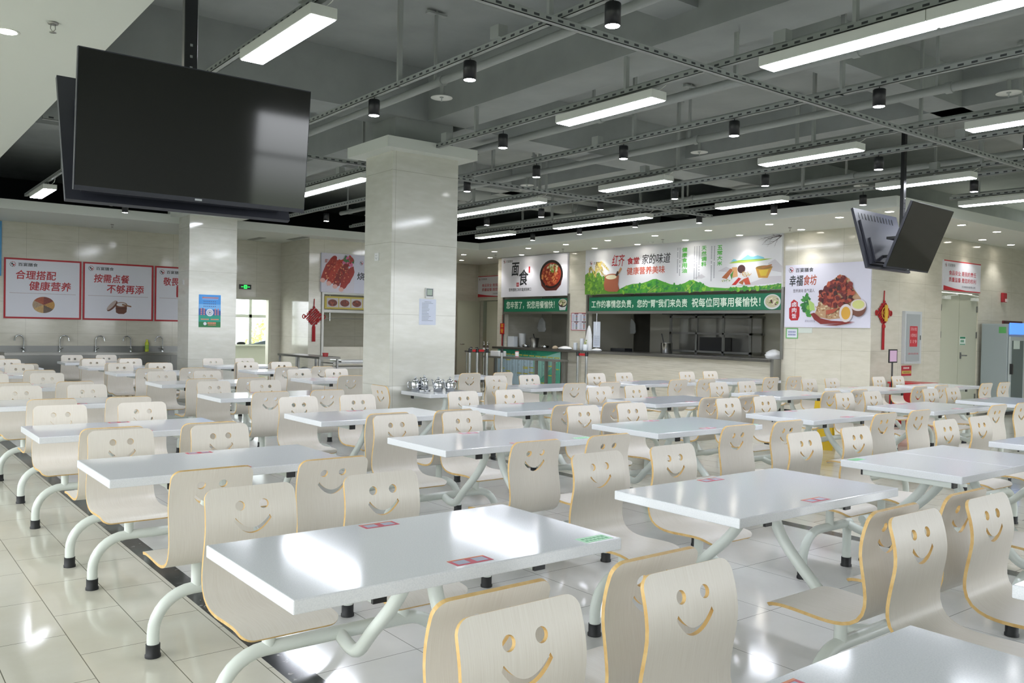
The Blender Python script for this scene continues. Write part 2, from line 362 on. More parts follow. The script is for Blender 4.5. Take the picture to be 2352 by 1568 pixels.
# ================================================================== DINING TABLES WITH FIXED SEATS
TL_, TW = 1.2, 0.68
def chair_mesh():
    prof = [(0.0, 0.398), (0.014, 0.411), (0.04, 0.421), (0.09, 0.426), (0.17, 0.424), (0.25, 0.420), (0.31, 0.422), (0.355, 0.432), (0.39, 0.452),
            (0.411, 0.485), (0.417, 0.525), (0.412, 0.575), (0.402, 0.63), (0.394, 0.68), (0.396, 0.73), (0.408, 0.785), (0.428, 0.842)]
    P = smooth_path([(a, b, 0) for a, b in prof], 5)
    arc = [0.0]
    for i in range(1, len(P)): arc.append(arc[-1] + (P[i] - P[i - 1]).length)
    Ltot = arc[-1]
    def at(s):
        s = min(max(s, 0), Ltot)
        i = 0
        while i < len(arc) - 2 and arc[i + 1] < s: i += 1
        t = (s - arc[i]) / max(arc[i + 1] - arc[i], 1e-9)
        p = P[i].lerp(P[i + 1], t); j = min(i + 1, len(P) - 1); a = P[max(i - 1, 0)]; b = P[min(j + 1, len(P) - 1)]
        d = (b - a).normalized(); return p, Vector((-d.y, d.x, 0))
    hw = lambda s: 0.182 - 0.006 * min(1, max(0, (s - 0.45) / 0.4))
    out = []
    def corner(cx, cs, r, a0, a1, n=6):
        for k in range(n + 1):
            a = a0 + (a1 - a0) * k / n; out.append((cx + r * cos(a), cs + r * sin(a)))
    rf, rb = 0.045, 0.04
    corner(-0.182 + rf, rf, rf, pi, 1.5 * pi); corner(0.182 - rf, rf, rf, 1.5 * pi, 2 * pi)
    ss = [0.045 + 0.03 * k for k in range(1, 40) if 0.045 + 0.03 * k < Ltot - 0.05]
    out += [(hw(s), s) for s in ss]
    h = hw(Ltot); corner(h - rb, Ltot - rb, rb, 0, 0.5 * pi); corner(-h + rb, Ltot - rb, rb, 0.5 * pi, pi)
    out += [(-hw(s), s) for s in reversed(ss)]
    holes = []
    for ex in (-0.047, 0.047): holes.append([(ex + 0.0185 * cos(2 * pi * k / 18), Ltot - 0.074 + 0.0185 * sin(2 * pi * k / 18)) for k in range(18)])
    m = []; n = 18
    for k in range(n + 1):
        t = -1 + 2 * k / n; m.append((0.074 * t, Ltot - 0.182 + 0.052 * abs(t) ** 2.0))
    for k in range(n + 1):
        t = 1 - 2 * k / n; m.append((0.067 * t, Ltot - 0.160 + 0.043 * abs(t) ** 2.0))
    holes.append(m)
    loops = [out] + holes
    V = []; Eg = []
    for lp in loops:
        b = len(V); V += [Vector(q) for q in lp]; Eg += [(b + i, b + (i + 1) % len(lp)) for i in range(len(lp))]
    def inside(pt, lp):
        c = False; x, y = pt
        for i in range(len(lp)):
            x0, y0 = lp[i]; x1, y1 = lp[i - 1]
            if (y0 > y) != (y1 > y) and x < (x1 - x0) * (y - y0) / (y1 - y0) + x0: c = not c
        return c
    ok = lambda pt: inside(pt, out) and not any(inside(pt, q) for q in holes)
    s = 0.02
    while s < Ltot - 0.01:
        for x in (-0.15, -0.1, -0.05, 0, 0.05, 0.1, 0.15):
            if ok((x, s)) and all((Vector((x, s)) - q).length > 0.012 for q in V[:len(out) + 200]): V.append(Vector((x, s)))
        s += 0.02
    vo, eo, fo, ov, oe, of = delaunay_2d_cdt(V, Eg, [], 0, 1e-6)
    tris = [f for f in fo if ok(tuple(sum((vo[i] for i in f), Vector((0, 0))) / len(f)))]
    mb = MB(); TH = 0.0125
    top = []; bot = []
    for q in vo:
        p, nn = at(q.y); top.append((q.x, 0.36 + p.x, p.y)); bot.append((q.x, 0.36 + p.x - nn.x * TH, p.y - nn.y * TH))
    mb.add(top, [tuple(reversed(f)) if (vo[f[1]] - vo[f[0]]).cross(vo[f[2]] - vo[f[0]]) < 0 else tuple(f) for f in tris], 0, True)
    nb = len(top)
    mb.add(bot, [tuple(f) if (vo[f[1]] - vo[f[0]]).cross(vo[f[2]] - vo[f[0]]) < 0 else tuple(reversed(f)) for f in tris], 0, True)
    idx = {i: k for k, l in enumerate(ov) for i in l}
    b = 0
    for li, lp in enumerate(loops):
        n = len(lp); ids = [idx[b + i] for i in range(n)]; b += n
        vs = [top[i] for i in ids] + [bot[i] for i in ids]
        mb.add(vs, [(k, n + k, n + (k + 1) % n, (k + 1) % n) if li == 0 else (k, (k + 1) % n, n + (k + 1) % n, n + k) for k in range(n)], 1, False)
    return mb.mesh('chair_shell', [M_ply, M_edge])
CHAIR = chair_mesh()

def sticker_parts(top, L_, green):
    for sy in (-1, 1):
        mb = MB(); z = 0.7507; y = sy * (TW / 2 - 0.055)
        mb.box(-0.068, y - 0.030, 0.7502, 0.068, y + 0.030, z, 0)
        for x in (-0.034, 0.034):
            mb.box(x - 0.022, y - 0.019, z, x + 0.022, y + 0.019, z + 0.0003, 1)
        mb.box(-0.068, y + 0.022, z, 0.068, y + 0.030, z + 0.0003, 2)
        mb.build('sticker', [flat('c84a5e'), flat('aab0c4'), flat('d9825a')], top, label='red table sticker')
    if green:
        mb = MB(); x0 = L_ / 2 - 0.15; y0 = -TW / 2 + 0.015
        mb.box(x0, y0, 0.7502, x0 + 0.125, y0 + 0.06, 0.7507, 0)
        for k in range(6):
            for r in range(2): mb.box(x0 + 0.012 + k * 0.018, y0 + 0.012 + r * 0.022, 0.7507, x0 + 0.024 + k * 0.018, y0 + 0.024 + r * 0.022, 0.751, 1)
        mb.build('sticker', [flat('b4ecc4'), flat('4fa468')], top, label='pale green table sticker')

def make_table(two=False, green=False, stick=True):
    L_ = 0.61 if two else TL_
    root = bpy.data.objects.new('canteen_table', None); COL.objects.link(root); root.empty_display_size = 0.1
    mb = MB(); mb.box(-L_ / 2, -TW / 2, 0.71, L_ / 2, TW / 2, 0.75)
    top = mb.build('tabletop', M_quartz, root, bevel=0.004)
    if stick: sticker_parts(top, L_, green)
    bars = (-0.2,) if two else (-0.3, 0.3)
    for x in bars:
        mb = MB(); mb.box(x - 0.022, -0.255, 0.668, x + 0.022, 0.255, 0.71)
        bar = mb.build('under_bar', M_white, root, bevel=0.003)
        for sy in (-1, 1):
            mb = MB(); mb.box(x - 0.0225, sy * 0.255 - 0.006, 0.6675, x + 0.0225, sy * 0.255 + 0.006, 0.7095); mb.build('end_cap', M_black, bar)
    xa = 0.2 if two else 0.0
    mb = MB(); mb.box(xa - 0.05, -0.12, 0.69, xa + 0.05, 0.12, 0.71); mb.build('mounting_plate', M_white, root)
    for sy in (-1, 1):
        y = sy * 0.585; R = 0.17; zr = 0.275
        path = []
        fx = -0.28 if two else -0.47
        path.append((fx, y, 0.03)); path.append((fx, y, zr - R))
        for k in range(1, 9):
            a = pi - (pi / 2) * k / 8; path.append((fx + R + R * cos(a), y, zr - R + R * sin(a)))
        if two: path.append((0.235, y, zr))
        else:
            for k in range(0, 9):
                a = pi / 2 - (pi / 2) * k / 8; path.append((-fx - R + R * cos(a), y, zr - R + R * sin(a)))
            path.append((-fx, y, 0.03))
        mb = MB(); mb.tube(path, 0.0265, 14)
        if two: mb.tube([(0.2, y, 0.03), (0.2, y, zr)], 0.0265, 14)
        rail = mb.build('frame_rail', M_white, root)
        for x in ((fx, 0.2) if two else (fx, -fx)):
            mb = MB(); mb.lathe([(0.0335, 0.0), (0.0335, 0.012), (0.030, 0.016), (0.030, 0.058)], (x, y, 0), 18); mb.build('rubber_foot', M_rubber, rail)
        for x in ((0.0,) if two else (-0.285, 0.285)):
            mb = MB(); mb.tube([(x, y, zr), (x, y, 0.414)], 0.0245, 14); mb.build('seat_post', M_white, rail)
        arm = smooth_path([(xa, y, 0.272), (xa, sy * 0.49, 0.245), (xa, sy * 0.42, 0.258), (xa, sy * 0.33, 0.345), (xa, sy * 0.17, 0.495), (xa, sy * 0.095, 0.60), (xa, sy * 0.075, 0.70)], 6)
        mb = MB(); mb.tube(arm, 0.0255, 14); mb.build('support_arm', M_white, root)
        for x in ((0.0,) if two else (-0.285, 0.285)):
            o = bpy.data.objects.new('chair_shell', CHAIR); COL.objects.link(o); o.parent = root
            o.location = (x, 0, 0); o.rotation_euler = (0, 0, 0 if sy > 0 else pi)
            bt = MB()
            for bx_ in (-0.04, 0.04):
                bt.lathe([(0.011, 0), (0.009, 0.003)], (bx_, 0.56, 0.4215), 8)
    return root
ROWS = ['front', 'second', 'third', 'fourth', 'fifth', 'sixth', 'seventh', 'eighth', 'rearmost']
TABLES = [  # x, y of the near left corner, kind, label
 (0.89, 0.37, 'g', 'white four-seat canteen table at the photo bottom edge, cut off, with smiling chairs showing'),
 (0.92, 2.08, 'g', 'nearest full four-seat canteen table, white, green sticker at its right corner, lamp streaks on top'),
 (0.94, 4.13, 'g', 'four-seat white table second along the black floor strip from the front, green sticker on corner'),
 (0.93, 5.84, 's', 'four-seat white table third along the black floor strip, left of the tiled pillar'),
 (0.98, 8.00, 's', 'four-seat white table fourth along the black floor strip, cut by the left edge'),
 (0.98, 10.1, 's', 'four-seat white table fifth along the black floor strip, mostly hidden by chairs'),
 (1.02, 12.4, 's', 'four-seat white table sixth along the black floor strip, at the left edge'),
 (1.10, 14.1, 's', 'four-seat white table in the leftmost line, second nearest the steel sinks'),
 (1.10, 15.8, 's', 'four-seat white table in the leftmost line, nearest the steel sinks'),
 (2.68, 0.37, 's', 'four-seat white table at bottom right, only its smiling chair backs in view'),
 (2.72, 2.04, 's', 'large white four-seat table right of the front one, two red stickers, bright lamp dots'),
 (2.75, 4.13, 'g', 'white four-seat table behind the front middle chairs, green sticker on right corner'),
 (2.78, 5.84, 's', 'white four-seat table directly in front of the big tiled pillar, left of the kettle table'),
 (2.80, 8.05, 's', 'white four-seat table left of the big tiled pillar, level with it'),
 (2.84, 10.1, 's', 'white four-seat table below the blue pillar poster, fifth in the second line'),
 (2.91, 12.45, 's', 'white four-seat table third nearest the sinks in the line of the rear pillar'),
 (2.89, 14.1, 's', 'white four-seat table second nearest the sinks in the line left of the rear pillar'),
 (2.89, 15.8, 's', 'white four-seat table closest to the steel sink run, left of the rear pillar'),
 (4.49, 4.07, 'g', 'white four-seat table right of centre, green sticker on its left corner, third line'),
 (4.47, 5.78, 's', 'white four-seat table right of the big pillar, in front of the kettle table'),
 (4.69, 10.12, 's', 'white four-seat table peeking out just left of the big tiled pillar'),
 (4.82, 12.4, 's', 'white four-seat table in front of the bright doorway, right of the rear pillar'),
 (4.80, 14.0, 's', 'white four-seat table just before the rear pillar with the blue poster'),
 (6.24, 1.94, 's', 'white four-seat table corner cut off at the right edge, beyond the two joined tables'),
 (6.33, 4.03, 's', 'white four-seat table right of centre beside the yellow floor sign'),
 (6.28, 5.74, 's', 'white four-seat table in front of the long serving counter, right of the centre line'),
 (6.46, 7.90, 's', 'white four-seat table before the green menu board, right of the big pillar'),
 (6.50, 10.1, 's', 'white four-seat table half hidden behind the big pillar, near the barrier posts'),
 (8.20, 3.94, 's', 'white four-seat table at right below the hanging screens, before the red bin'),
 (8.34, 5.74, 's', 'white four-seat table below the right end of the serving counter'),
 (8.30, 7.92, 's', 'white four-seat table touching the view of the long counter front, left part'),
 (9.98, 3.88, 's', 'white four-seat table in front of the double door and the grey fridge'),
 (10.32, 5.74, 's', 'white four-seat table in front of the black poster stand by the beige wall'),
 (10.15, 7.80, 's', 'white four-seat table farthest right against the long counter front'),
 (12.1, 5.70, 's', 'white four-seat table at the far right edge near the fridge'),
]
protos = {}
for (x, y, k, lab) in TABLES:
    if k not in protos: protos[k] = o = make_table(False, k == 'g')
    else: o = copy_tree(protos[k])
    o.location = (x + TL_ / 2, y + TW / 2, 0)
    tag(o, lab, 'dining table', 'canteen tables with four smiling seats')
pt = make_table(True, False, False)
pt.location = (4.52 + 0.305, 2.02 + TW / 2, 0); tag(pt, 'narrow white two-seat table, left one of the joined pair, green sticker on its corner', 'dining table', 'narrow tables with two smiling seats')
o = copy_tree(pt); o.location = (5.132 + 0.305, 2.02 + TW / 2, 0); o.rotation_euler = (0, 0, pi)
tag(o, 'narrow white two-seat table, right one of the joined pair at the right edge', 'dining table', 'narrow tables with two smiling seats')
o = copy_tree(pt); o.location = (4.90 + 0.34, 7.67 + 0.305, 0); o.rotation_euler = (0, 0, radians(-90))
tag(o, 'narrow white two-seat table against the big pillar with steel kettles on it', 'dining table', 'narrow tables with two smiling seats')
mb = MB(); mb.box(-0.28, 0.26, 0.7502, -0.17, 0.315, 0.7507); mb.build('sticker', flat('7fc791'), [c for c in pt.children if c.name.startswith('tabletop')][0], label='green table sticker')

# ================================================================== CEILING SERVICES AND LAMPS
def make_linear(Ln):
    r = bpy.data.objects.new('linear_lamp', None); COL.objects.link(r); r.empty_display_size = 0.1
    n = round(Ln / 1.2)
    for k in range(n):
        y0 = -Ln / 2 + k * 1.2
        mb = MB(); mb.box(-0.09, y0 + 0.002, 0.004, 0.09, y0 + 1.198, 0.075); mb.build('housing', M_lampbody, r, bevel=0.004)
        mb = MB(); mb.box(-0.079, y0 + 0.012, -0.002, 0.079, y0 + 1.188, 0.004); mb.build('diffuser', M_led, r)
    for yy in (-Ln / 2 + 0.12, Ln / 2 - 0.12):
        mb = MB(); mb.tube([(0, yy, 0.075), (0, yy, 0.113)], 0.004, 6); mb.build('suspension_wire', M_grey, r)
    mb = MB(); mb.tube(smooth_path([(0.02, -Ln / 2 + 0.05, 0.075), (0.05, -Ln / 2 + 0.0, 0.11), (0.05, -Ln / 2 - 0.05, 0.14), (0.05, -Ln / 2 - 0.07, 0.16)], 5), 0.004, 6); mb.build('cable', M_lampbody, r)
    return r
LAMPS = [(2.32, 5.52, 1.2, 'white LED bar lamp above the big black screen, nearest on the left'), (5.24, 5.42, 1.2, 'white LED bar lamp above and right of the big pillar capital'),
 (5.22, 2.58, 2.4, 'long double LED bar lamp at the top right corner of the photo'), (8.19, 5.35, 1.2, 'white LED bar lamp left of the hanging screens pole, middle right'),
 (8.17, 3.08, 1.2, 'white LED bar lamp cut by the right edge above the screens pole'), (8.18, 7.93, 1.2, 'white LED bar lamp right of the big pillar, third from the camera in its line'),
 (8.22, 11.05, 2.4, 'long LED bar lamp running out from behind the big pillar'), (10.6, 11.1, 2.4, 'long LED bar lamp above the noodle stall sign'),
 (10.57, 7.86, 1.2, 'white LED bar lamp above the long rice banner'), (10.58, 5.28, 1.2, 'white LED bar lamp crossed by the pole of the hanging screens'),
 (12.8, 5.25, 1.2, 'white LED bar lamp at the far right edge below the ceiling void'), (10.58, 14.2, 1.2, 'small far LED bar lamp at right just above the noodle stall soffit corner'),
 (5.3, 11.1, 2.4, 'long LED bar lamp between the big screen and the pillar'), (2.34, 14.6, 1.2, 'LED bar lamp left of the big screens over the left aisle'),
 (5.32, 14.35, 1.2, 'LED bar lamp at the rear pillar capital below the big screen')]
lp = {}
for x, y, n, lab in LAMPS:
    if n not in lp: lp[n] = o = make_linear(n)
    else: o = copy_tree(lp[n])
    o.location = (x, y, 3.365); tag(o, lab, 'ceiling lamp', 'hanging LED bar lamps')

def make_spot():
    r = bpy.data.objects.new('spot_pendant', None); COL.objects.link(r); r.empty_display_size = 0.05
    mb = MB(); mb.lathe([(0.046, 0.004), (0.05, 0.0), (0.05, 0.135), (0.046, 0.14), (0.0, 0.14)], n=20); mb.build('shade', M_black, r)
    mb = MB(); mb.lathe([(0.0, 0.003), (0.044, 0.003), (0.044, 0.001), (0.0, 0.001)], n=20); mb.build('lens', M_spot, r)
    mb = MB(); mb.tube(smooth_path([(0, 0, 0.14), (0.004, 0.004, 0.19), (-0.002, 0.012, 0.205)], 4), 0.004, 6); mb.build('cord', M_black, r)
    return r
SPOTS = [(3.67, 3.77), (3.67, 5.28), (3.66, 6.73), (3.66, 8.2), (3.75, 15.6), (5.31, 7.02), (6.58, 3.67), (6.58, 5.1), (6.6, 6.57), (6.63, 8.08), (6.65, 9.58), (6.65, 11.0), (6.75, 14.1),
 (9.09, 3.52), (9.08, 5.05), (9.09, 6.55), (9.11, 8.05), (9.13, 9.56), (9.05, 10.88), (9.08, 12.44), (11.3, 5.0), (11.38, 6.55), (11.3, 7.97), (11.4, 9.52), (11.1, 10.72), (11.2, 12.3), (11.3, 13.85)]
colname = {3: 'line beside the big screen', 5: 'line under the pillar beam', 6: 'line right of the big pillar', 9: 'line toward the counters', 11: 'line along the counter soffit'}
cnt = {}; sp0 = None
onum = ['nearest', 'second', 'third', 'fourth', 'fifth', 'sixth', 'seventh', 'eighth']
for x, y in SPOTS:
    if sp0 is None: sp0 = o = make_spot()
    else: o = copy_tree(sp0)
    o.location = (x, y, 3.315); k = int(x); i = cnt.get(k, 0); cnt[k] = i + 1
    tag(o, 'black cylinder spot pendant, %s from the camera in the %s' % (onum[i], colname[k]), 'spot lamp', 'black spot pendants')

def make_down():
    r = bpy.data.objects.new('downlight', None); COL.objects.link(r); r.empty_display_size = 0.05
    mb = MB(); mb.lathe([(0.058, -0.003), (0.07, -0.006), (0.078, -0.001), (0.078, 0.0)], n=22); mb.build('trim_ring', M_gyp, r)
    mb = MB(); mb.lathe([(0.0, -0.004), (0.06, -0.004), (0.06, -0.001), (0.0, -0.001)], n=22); mb.build('lens', M_down, r)
    return r
DOWN = [(12.22, 7.42 + 1.285 * k, 'outer row of the counter soffit') for k in range(9)] + [(13.2, 8.74 + 1.31 * k, 'inner row of the counter soffit') for k in range(9)] + \
       [(14.37, 6.54, 'outer row over the double door'), (15.68, 6.54, 'outer row over the double door'), (12.15, 6.57, 'outer row over the double door'), (14.9, 7.25, 'inner row over the double door'), (16.78, 7.25, 'inner row over the double door'), (18.03, 7.25, 'inner row over the double door'), (0.8, 6.33, 'left aisle soffit at the photo top left')]
d0 = None; cnt = {}
onum2 = ['first', 'second', 'third', 'fourth', 'fifth', 'sixth', 'seventh', 'eighth', 'ninth']
for x, y, rw in DOWN:
    if d0 is None: d0 = o = make_down()
    else: o = copy_tree(d0)
    o.location = (x, y, ZS); i = cnt.get(rw, 0); cnt[rw] = i + 1
    ld = bpy.data.lights.new('downlight_beam', 'SPOT'); ld.energy = 26; ld.spot_size = radians(100); ld.spot_blend = 0.7; ld.shadow_soft_size = 0.05; ld.color = (1.0, 0.97, 0.93)
    lo = bpy.data.objects.new('downlight_beam', ld); COL.objects.link(lo); lo.location = (x, y, ZS - 0.02)
    tag(o, 'small round recessed downlight, %s in the %s' % (onum2[i], rw), 'downlight', 'recessed downlights')

# cable trays (perforated channel) with hangers, sprinkler pipes, conduit, duct
def tray(x, y0, y1, z, hang, label, w=0.045):
    t = thing('cable_tray', label, 'cable tray', (x, (y0 + y1) / 2, z), 0, 'perforated cable trays')
    h = (y1 - y0) / 2
    mb = MB(); mb.box(-w / 2, -h, -0.022, -w / 2 + 0.004, h, 0.022); mb.box(w / 2 - 0.004, -h, -0.022, w / 2, h, 0.022); mb.box(-w / 2, -h, -0.022, w / 2, h, -0.018); mb.build('channel', M_tray, t)
    mb = MB(); mb.tube([(w / 2 + 0.03, -h, 0.05), (w / 2 + 0.03, h, 0.05)], 0.011, 8); mb.build('conduit', M_grey, t)
    for yy in hang:
        mb = MB(); mb.box(-0.02, yy - (y0 + y1) / 2 - 0.014, -0.022, 0.02, yy - (y0 + y1) / 2 + 0.014, SLAB - z); mb.box(-0.07, yy - (y0 + y1) / 2 - 0.02, SLAB - z - 0.05, 0.07, yy - (y0 + y1) / 2 + 0.02, SLAB - z - 0.03); mb.build('hanger', M_grey, t)
    for yy in hang[::2]:
        mb = MB(); mb.box(-0.05, yy + 0.5 - (y0 + y1) / 2, 0.02, 0.03, yy + 0.6 - (y0 + y1) / 2, 0.11); mb.build('junction_box', M_grey, t)
tray(2.32, 4.0, 16.0, 3.5, (4.6, 7.4, 10.2, 13), 'perforated tray over the left LED bars, partly hidden by the big screen')
tray(3.66, -3, 16.2, 3.5, (4.35, 6.3, 9.0, 11.8, 14.4), 'perforated tray crossing the photo top centre left of the pillar')
tray(5.24, -3, 8.2, 3.5, (3.1, 5.2, 7.4), 'perforated tray above the double LED bar, running to the pillar capital')
tray(6.58, -3, 16, 3.5, (1.5, 4.0, 6.4, 8.9, 11.5), 'perforated tray second right of the pillar with spots below')
tray(8.19, -3, 16, 3.5, (2.4, 5.3, 7.2, 9.9, 11.6), 'perforated tray over the third line of LED bars')
tray(9.08, -3, 16, 3.5, (3.6, 6.1, 8.6, 11.1, 13.6), 'perforated tray right of the third LED bar line carrying spots')
tray(10.58, -3, 15.6, 3.5, (4.6, 7.0, 9.4, 12.4), 'perforated tray over the LED bars near the counter banner')
tray(11.3, -3, 15.4, 3.52, (5.5, 8.2, 10.8, 14.2), 'perforated tray closest to the counter soffit edge')
tray(12.8, -3, 6.0, 3.5, (2.0, 5.6), 'perforated tray over the LED bar at the far right edge')
tray(5.3, 9.1, 15.5, 3.5, (10.1, 12.2, 14.6), 'perforated tray behind the big pillar over the far LED bars')
for y, z, xa, xb, lab in ((4.22, 3.45, 2.0, 12.0, 'perforated tray crossing sideways from the photo top centre to the right edge'), (9.42, 3.44, 1.5, 11.6, 'perforated tray crossing sideways just behind the pillar capital')):
    t = thing('cable_tray', lab, 'cable tray', ((xa + xb) / 2, y, z), radians(-90), 'perforated cable trays')
    h = (xb - xa) / 2
    mb = MB(); mb.box(-0.022, -h, -0.022, -0.018, h, 0.022); mb.box(0.018, -h, -0.022, 0.022, h, 0.022); mb.box(-0.022, -h, -0.022, 0.022, h, -0.018); mb.build('channel', M_tray, t)
    for k in range(4):
        yy = -h + 0.55 + k * (2 * h - 1.3) / 3; mb = MB(); mb.box(-0.014, yy - 0.014, 0.0, 0.014, yy + 0.014, SLAB - z); mb.build('hanger', M_grey, t)
HEADS = {4.28: (6.6, 12.6), 7.83: (3.2, 6.56, 9.75, 14.5), 11.2: (6.48, 9.9)}
for x, r, lab in ((4.28, 0.035, 'grey sprinkler pipe above the pillar'), (6.28, 0.045, 'grey sprinkler pipe right of the pillar beam'), (7.83, 0.04, 'grey sprinkler pipe over the middle right tables'), (11.2, 0.042, 'grey sprinkler pipe nearest the counter soffit')):
    t = thing('sprinkler_pipe', lab + ', running front to back', 'pipe', (x, 5.5, 3.71), 0, 'grey ceiling pipes')
    mb = MB(); mb.tube([(0, -9, 0), (0, 10.2, 0)], r, 14); mb.build('pipe', M_grey, t)
    for k in range(7):
        yy = -7.6 + 2.9 * k
        mb = MB(); mb.lathe([(r + 0.012, -0.03), (r + 0.012, 0.03)], n=14)
        mb.v = [(a, yy + c_, b) for a, b, c_ in mb.v]
        mb.build('coupling', M_grey, t)
        mb = MB(); mb.box(-0.012, yy + 0.1, r * 0.8, 0.012, yy + 0.125, SLAB - 3.71); mb.box(-0.1, yy + 0.085, SLAB - 3.71 - 0.04, 0.1, yy + 0.14, SLAB - 3.71 - 0.02); mb.build('hanger', M_grey, t)
    for hy in HEADS.get(x, ()):
        yy = hy - 5.5; mb = MB(); mb.tube([(0, yy, -r * 0.8), (0, yy, -0.12)], 0.018, 10); mb.lathe([(0.018, -0.15), (0.022, -0.13), (0.018, -0.12)], (0, yy, 0), 10); mb.tube([(0, yy, -0.15), (0, yy, -0.185)], 0.006, 6)
        h_ = mb.build('sprinkler_head', M_grey, t)
        mb = MB(); mb.lathe([(0.0, -0.139), (0.05, -0.141), (0.1, -0.15), (0.1, -0.153), (0.05, -0.145), (0.0, -0.143)], (0, yy, 0), 24); mb.build('heat_plate', M_lampbody, h_)
t = thing('ventilation_duct', 'thick round grey duct running sideways behind the pillar to the counter soffit', 'duct', (11.2, 13.2, 4.0))
mb = MB(); mb.tube([(-3.6, 0, 0), (3.1, 0, 0)], 0.17, 24); mb.build('duct', M_grey, t)
for xx in (-2.0, 0.6, 2.5):
    mb = MB(); mb.tube([(xx, 0, 0), (xx + 0.05, 0, 0)], 0.19, 24); mb.build('flange', M_grey, t)
for xx in (-1.2, 1.7):
    mb = MB(); mb.tube([(xx, 0, 0.15), (xx, 0, SLAB - 4.0)], 0.012, 6); mb.build('hanger', M_grey, t)
for i, (x, y, z, lab) in enumerate(((1.0, 5.95, ZS, 'small fire sprinkler under the white left soffit at photo top left'), (3.98, 17.5, ZS, 'tiny fire sprinkler under the soffit above the second red-framed sign'), (12.82, 8.71, ZS, 'tiny fire sprinkler in the counter soffit above the rice poster'), (12.8, 11.6, ZS, 'tiny fire sprinkler above the middle of the long banner'), (12.84, 14.64, ZS, 'tiny fire sprinkler in the soffit between the two stall signs'), (12.79, 17.12, ZS, 'tiny fire sprinkler above the left edge of the noodle sign'))):
    t = thing('fire_sprinkler', lab, 'sprinkler', (x, y, z), 0, 'small soffit sprinklers')
    mb = MB(); mb.lathe([(0.032, -0.003), (0.028, -0.012), (0.01, -0.014)], n=14); mb.build('escutcheon', M_steel, t)
    mb = MB(); mb.tube([(-0.012, 0, -0.014), (-0.014, 0, -0.04), (0, 0, -0.058)], 0.003, 6); mb.tube([(0.012, 0, -0.014), (0.014, 0, -0.04), (0, 0, -0.058)], 0.003, 6); mb.lathe([(0.0, -0.058), (0.02, -0.06), (0.02, -0.063), (0.0, -0.063)], n=12); mb.build('frame', M_steel, t)
t = thing('smoke_detector', 'round white smoke detector on the soffit before the noodle stall banner', 'detector', (13.0, 12.1, ZS)); mb = MB(); mb.lathe([(0.055, 0), (0.055, -0.02), (0.04, -0.04), (0.0, -0.042)], n=18); mb.build('body', M_gyp, t)
for k, (x, y) in enumerate(((7.1, 18.0), (8.3, 18.2))):
    pass
mb = MB(); mb.box(6.9, 17.6, ZS - 0.008, 7.05, 18.3, ZS - 0.0005); o = mb.build('air_vent', mat('vent_grey', '9da09b', 0.6)); tag(o, 'thin grey slot vent in the soffit left above the exit sign', 'vent', 'slot vents in the rear soffit')
mb = MB(); mb.box(7.5, 16.75, ZS - 0.008, 7.65, 17.6, ZS - 0.0005); o = mb.build('air_vent', MATS['vent_grey']); tag(o, 'thin grey slot vent in the soffit right, toward the roast stall sign', 'vent', 'slot vents in the rear soffit')

# ================================================================== HANGING SCREENS
def screen(parent_, x0, x1, yt, yb, zt, zb, face):
    """one flat screen, face=-1 looks towards -y; leaning between top y and bottom y (local coordinates)"""
    w = x1 - x0; up = Vector((0, yt - yb, zt - zb)); h = up.length; up.normalize(); nrm = Vector((0, -up.z, up.y)) * (1 if face < 0 else -1)
    o = bpy.data.objects.new('screen', None)
    M = lambda x, z, d: Vector((x, yb, zb)) + up * z + nrm * d
    def slab(mb, xa, za, xb, zb_, d0, d1, mi=0):
        p = [M(xa, za, d0), M(xb, za, d0), M(xb, zb_, d0), M(xa, zb_, d0), M(xa, za, d1), M(xb, za, d1), M(xb, zb_, d1), M(xa, zb_, d1)]
        fs = [(0, 3, 2, 1), (4, 5, 6, 7), (0, 1, 5, 4), (1, 2, 6, 5), (2, 3, 7, 6), (3, 0, 4, 7)]
        if face > 0: pass
        else: fs = [tuple(reversed(f)) for f in fs]
        mb.add(p, fs, mi)
    mb = MB(); slab(mb, x0, 0, x1, h, -0.03, 0.0)
    a = x0 + w * 0.06; b = x1 - w * 0.06; slab(mb, a, h * 0.06, b, h * 0.80, -0.055, -0.03); slab(mb, a + w * 0.08, h * 0.1, b - w * 0.08, h * 0.5, -0.075, -0.055)
    body = mb.build('screen_case', M_tvback, parent_)
    mb = MB(); slab(mb, x0 + 0.004, 0.022, x1 - 0.004, h - 0.006, 0.0, 0.004); mb.build('display_glass', M_blackgloss, body)
    mb = MB(); slab(mb, x0 + 0.004, 0.002, x1 - 0.004, 0.022, 0.0, 0.005); mb.build('lower_bezel', M_tvback, body)
    mb = MB()
    for k in range(12): slab(mb, a + 0.03 + k * (b - a - 0.06) / 12, h * 0.83, a + 0.055 + k * (b - a - 0.06) / 12, h * 0.93, -0.034, -0.0305)
    mb.build('vent_slots', M_black, body)
    mb = MB(); slab(mb, (x0 + x1) / 2 - 0.018, 0.007, (x0 + x1) / 2 + 0.018, 0.017, 0.005, 0.0055)
    mb.build('badge', flat('b8bcc0'), body)
